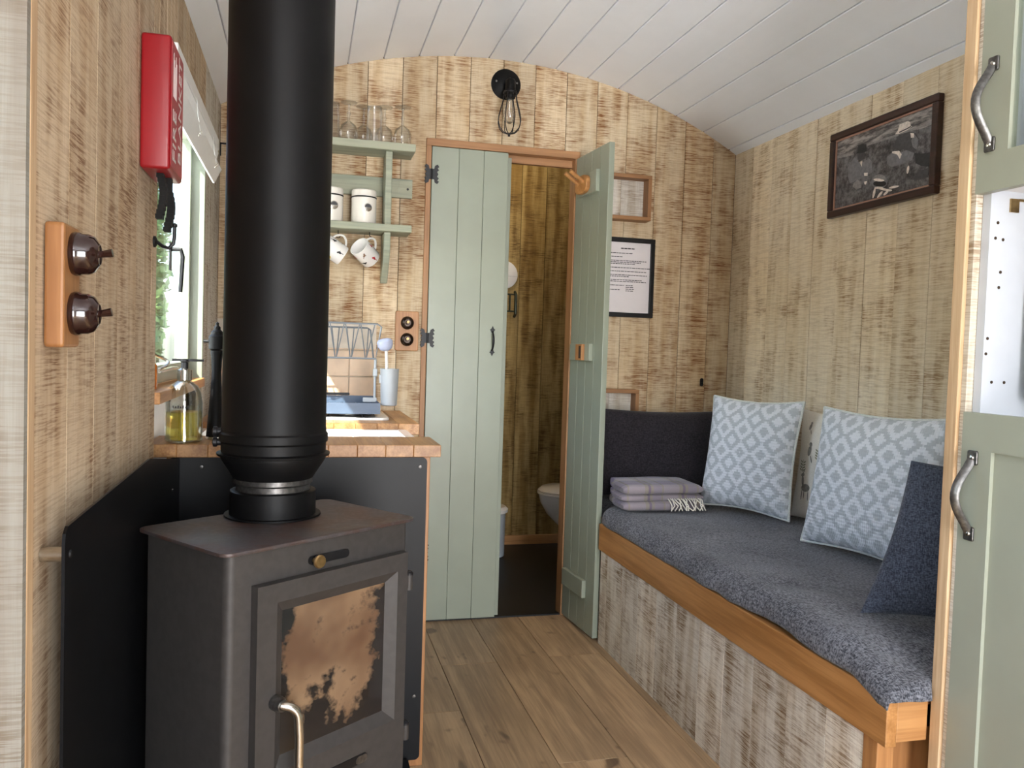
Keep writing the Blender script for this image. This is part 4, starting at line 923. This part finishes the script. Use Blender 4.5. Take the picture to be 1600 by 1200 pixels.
# ------------------------------------------------------------------ cabinet on the right, nearest the camera
KX = 1.262
pd = thing('wall_bench_end', (1.58,1.36,0), 'raw wood-edged partition between the bench and the green cabinet', 'partition', kind='structure')
mk('edge_board', bx(KX-.004,KX+.022,1.358,1.386,0,2.33), 'oak_pale', pd, bevel=.002)
mk('panel', bx(KX+.022,XR-.002,1.358,1.386,0,2.10), 'plank_r', pd)
mk('edge_strip', bx(KX+.004,KX+.02,1.345,1.3575,0,2.33), 'plank_w', pd)
cb = thing('tall_cabinet', (1.58,.9,0), 'sage-green tall cabinet with a white niche holding a screen', 'cabinet')
CY0, CY1 = .35, 1.3445
mk('side_panel', bx(KX+.020,XR-.004,CY1-.020,CY1-.0005,0,2.10), 'niche', cb)
mk('side_panel', bx(KX+.020,XR-.004,CY0,CY0+.02,0,2.10), 'white', cb)
mk('back', bx(XR-.02,XR-.004,CY0+.02,CY1-.02,0,2.10), 'white', cb)
mk('shelf', bx(KX+.020,XR-.02,CY0+.02,CY1-.02,1.045,1.063), 'white', cb); mk('shelf', bx(KX+.020,XR-.02,CY0+.02,CY1-.02,1.502,1.52), 'white', cb)
for y,z in ((1.0,0),):
    pass
def cab_door(z0,z1,glass):
    y0,y1 = .86,1.3445; s = .072
    d = mk('door', join(bx(KX,KX+.019,y0,y0+s,z0,z1), bx(KX,KX+.019,y1-s,y1,z0,z1), bx(KX,KX+.019,y0+s,y1-s,z0,z0+s), bx(KX,KX+.019,y0+s,y1-s,z1-s,z1)), 'sage_cab', cb, label='sage-green framed cabinet door')
    mk('door_pane' if glass else 'door_panel', bx(KX+.008,KX+.013,y0+s-.002,y1-s+.002,z0+s-.002,z1-s+.002), 'pane' if glass else 'sage_cab', d)
    return d
def cab_handle(d, z0, z1):
    y = 1.313; zc = (z0+z1)/2
    mk('handle', tube([(KX-.003,y,z0+.012),(KX-.012,y,z0+.026)]+arcpts(lambda t:(KX-.014-.026*math.sin(PI*t),y,z0+.030+(z1-z0-.06)*t),12)+[(KX-.012,y,z1-.026),(KX-.003,y,z1-.012)],.0042,10,False,.0085), 'pewter', d, smooth=True, label='pewter bow handle')
    for z in (z0+.010,z1-.010):
        p = mk('handle_plate', prism(rrect(y-.012,y+.012,z-.014,z+.014,.004),'x',KX-.005,KX-.0002), 'pewter', d, bevel=.0015)
        mk('screw', tf(frame((KX-.005,y,z),(0,1,0),(0,0,1),(-1,0,0)), lathe([(.0055,0),(.0045,.003),(.001,.004)],12)), 'chrome', p, smooth=True)
dl = cab_door(.06,1.070,False); cab_handle(dl,.825,.993)
du = cab_door(1.495,2.20,True); cab_handle(du,1.574,1.746)
mk('plinth', bx(KX+.03,KX+.045,CY0,CY1-.021,0,.058), 'sage_cab', cb)
d3 = mk('door', bx(KX,KX+.019,CY0,.857,.06,1.07), 'sage_cab', cb, bevel=.002); d4 = mk('door', bx(KX,KX+.019,CY0,.857,1.495,2.20), 'sage_cab', cb, bevel=.002)
for x,z in ((1.300,1.440),(1.296,1.410),(1.314,1.408),(1.312,1.345),(1.310,1.315),(1.290,1.215),(1.288,1.185),(1.305,1.13),(1.335,1.13)):
    mk('peg_hole', tf(frame((x,CY1-.0202,z),(1,0,0),(0,0,1),(0,-1,0)), lathe([(.0032,0),(.0032,.0006)],10)), 'dark_gap', cb)
mk('screw_bracket', join(bx(1.325,1.345,CY1-.024,CY1-.0205,1.462,1.488), bx(1.345,1.395,CY1-.024,CY1-.0205,1.484,1.4885)), 'brass', cb)
tv = thing('television', (1.45,1.1,1.064), 'flat black screen standing inside the cabinet niche', 'television')
mk('screen', bx(1.366,1.392,.72,1.308,1.098,1.405), 'screen', tv, bevel=.004); mk('stand', bx(1.35,1.44,.92,1.1,1.0635,1.072), 'screen', tv); mk('neck', bx(1.372,1.39,.98,1.04,1.072,1.1), 'screen', tv)

# ------------------------------------------------------------------ bathroom things
to = thing('toilet', (1.50,4.22,0), 'white toilet with closed lid half hidden by the open door', 'toilet')
def oval(x0,L,wd,n=36):
    pts = []
    for i in range(n):
        q = 2*PI*i/n; cx_ = x0+L*.5; ca = math.cos(q)
        pts.append((cx_-L*.5*ca, 4.22+wd/2*math.sin(q)*(1.0 if ca > 0 else 1.04)))
    return pts
def loft(rings):
    V,F = [],[]; n = len(rings[0][0])
    for pts,z in rings: V += [(a,b,z) for a,b in pts]
    for i in range(len(rings)-1):
        for k in range(n): F.append((i*n+k,i*n+(k+1)%n,(i+1)*n+(k+1)%n,(i+1)*n+k))
    F.append(tuple(range(n))[::-1]); F.append(tuple((len(rings)-1)*n+k for k in range(n))); return V,F
mk('pan', loft([(oval(1.42,.24,.20),0),(oval(1.42,.24,.19),.14),(oval(1.36,.32,.24),.22),(oval(1.29,.42,.32),.29),(oval(1.255,.48,.355),.35),(oval(1.245,.50,.365),.395)]), 'ceramic', to, smooth=True)
mk('seat', loft([(oval(1.240,.47,.37),.396),(oval(1.236,.475,.378),.402),(oval(1.238,.47,.372),.412)]), 'ceramic', to, smooth=True)
mk('lid', loft([(oval(1.244,.46,.365),.413),(oval(1.241,.465,.37),.419),(oval(1.26,.43,.33),.434),(oval(1.36,.25,.18),.441)]), 'ceramic', to, smooth=True)
mk('cistern', bx(1.72,1.90,4.03,4.41,.40,.80), 'ceramic', to, bevel=.015, seg=3, smooth=True)
bp = thing('bathroom_fill_lamp', (.95,4.25,2.40), 'small unseen ceiling lamp added to brighten the bathroom', 'lamp')  # unseen fixture and point light, added to lift the dark bathroom
mk('base', tf(T(.95,4.25,0), lathe([(.07,2.38),(.07,2.42)],24)), 'white', bp, smooth=True)
ll = bpy.data.lights.new('bathroom_fill_light','POINT'); ll.energy = 5; ll.shadow_soft_size = .05; ll.color = (1,.86,.62); lo_ = bpy.data.objects.new('bathroom_fill_light',ll); place(lo_,bp,T(.95,4.25,2.33))
bi = thing('pedal_bin', (1.03,4.50,0), 'narrow pale bathroom bin just inside the doorway', 'bin')
mk('body', tf(T(1.035,4.50,0), lathe([(.075,.001),(.09,.004),(.092,.245),(.085,.25)],28)), 'grey_plastic', bi, smooth=True); mk('lid', tf(T(1.035,4.50,0), lathe([(.09,.25),(.104,.252),(.106,.27),(.09,.285),(.001,.29)],28)), 'canister', bi, smooth=True)
di = thing('wall_disc', (1.135,BY,1.53), 'round white disc on the bathroom wall above the metal rail', 'mirror')
mk('disc', tf(frame((1.135,BY-.001,1.614),(1,0,0),(0,0,1),(0,-1,0)), lathe([(.082,0),(.084,.006),(.082,.014),(.078,.016)],36)), 'white', di, smooth=True)
mk('seam', bx(1.135,1.212,BY-.0178,BY-.0168,1.606,1.6075), 'grey_plastic', di)
ra = thing('towel_rail', (1.16,BY,1.37), 'small dull green-black metal rail below the white disc', 'rail')
mk('upright', tube([(1.207,BY-.003,1.37),(1.207,BY-.03,1.385),(1.207,BY-.03,1.50),(1.207,BY-.003,1.515)],.009,10), 'towel_metal', ra, smooth=True)
for k in range(5): mk('bar', tube([(1.09+.021*k,BY-.018,1.40),(1.09+.021*k,BY-.018,1.50)],.005,8), 'towel_metal', ra, smooth=True)
mk('cross_bar', tube([(1.08,BY-.018,1.40),(1.207,BY-.02,1.40)],.005,8), 'towel_metal', ra, smooth=True); mk('cross_bar', tube([(1.08,BY-.018,1.50),(1.207,BY-.02,1.50)],.005,8), 'towel_metal', ra, smooth=True)

# ------------------------------------------------------------------ outside
mk('ground', bx(-14,14,-14,24,-.62,-.5), 'bounce_ground', label='ground outside the hut, made pale to bounce light indoors', cat='ground', kind='structure')
def foliage(cx_,cy_,cz_,rx,ry,rz,n,seed):
    r = random.Random(seed); V,F = [],[]
    for i in range(n):
        while True:
            p = Vector((r.uniform(-1,1),r.uniform(-1,1),r.uniform(-1,1)))
            if .5 < p.length < 1: break
        o = Vector((cx_+p.x*rx,cy_+p.y*ry,cz_+p.z*rz)); a = Vector((r.gauss(0,1),r.gauss(0,1),r.gauss(0,1))).normalized(); b = a.orthogonal().normalized(); s = r.uniform(.05,.10); k = len(V)
        V += [o-a*s,o+b*s*.5,o+a*s,o-b*s*.5]; F.append((k,k+1,k+2,k+3))
    return V,F
for k,(x,y,h,rr2) in enumerate(((-2.42,11.8,4.4,.66),(-3.5,16.8,3.4,.9),(-6.4,14.5,4.0,1.6),(-6.0,21.0,2.6,2.0))):
    t = thing('tree', (x,y,-.5), ('nearest','tall second','broad left','farthest')[k]+' leafy green tree outside the window', 'tree', 'trees outside the window')
    mk('crown', foliage(x,y,h*.5+.1,rr2,rr2,h*.55,5000,k), 'leaf', t, kind='stuff'); mk('trunk', tf(T(x,y,0), lathe([(.14,-.5),(.09,1.0)],12)), 'dark_gap', t, smooth=True)
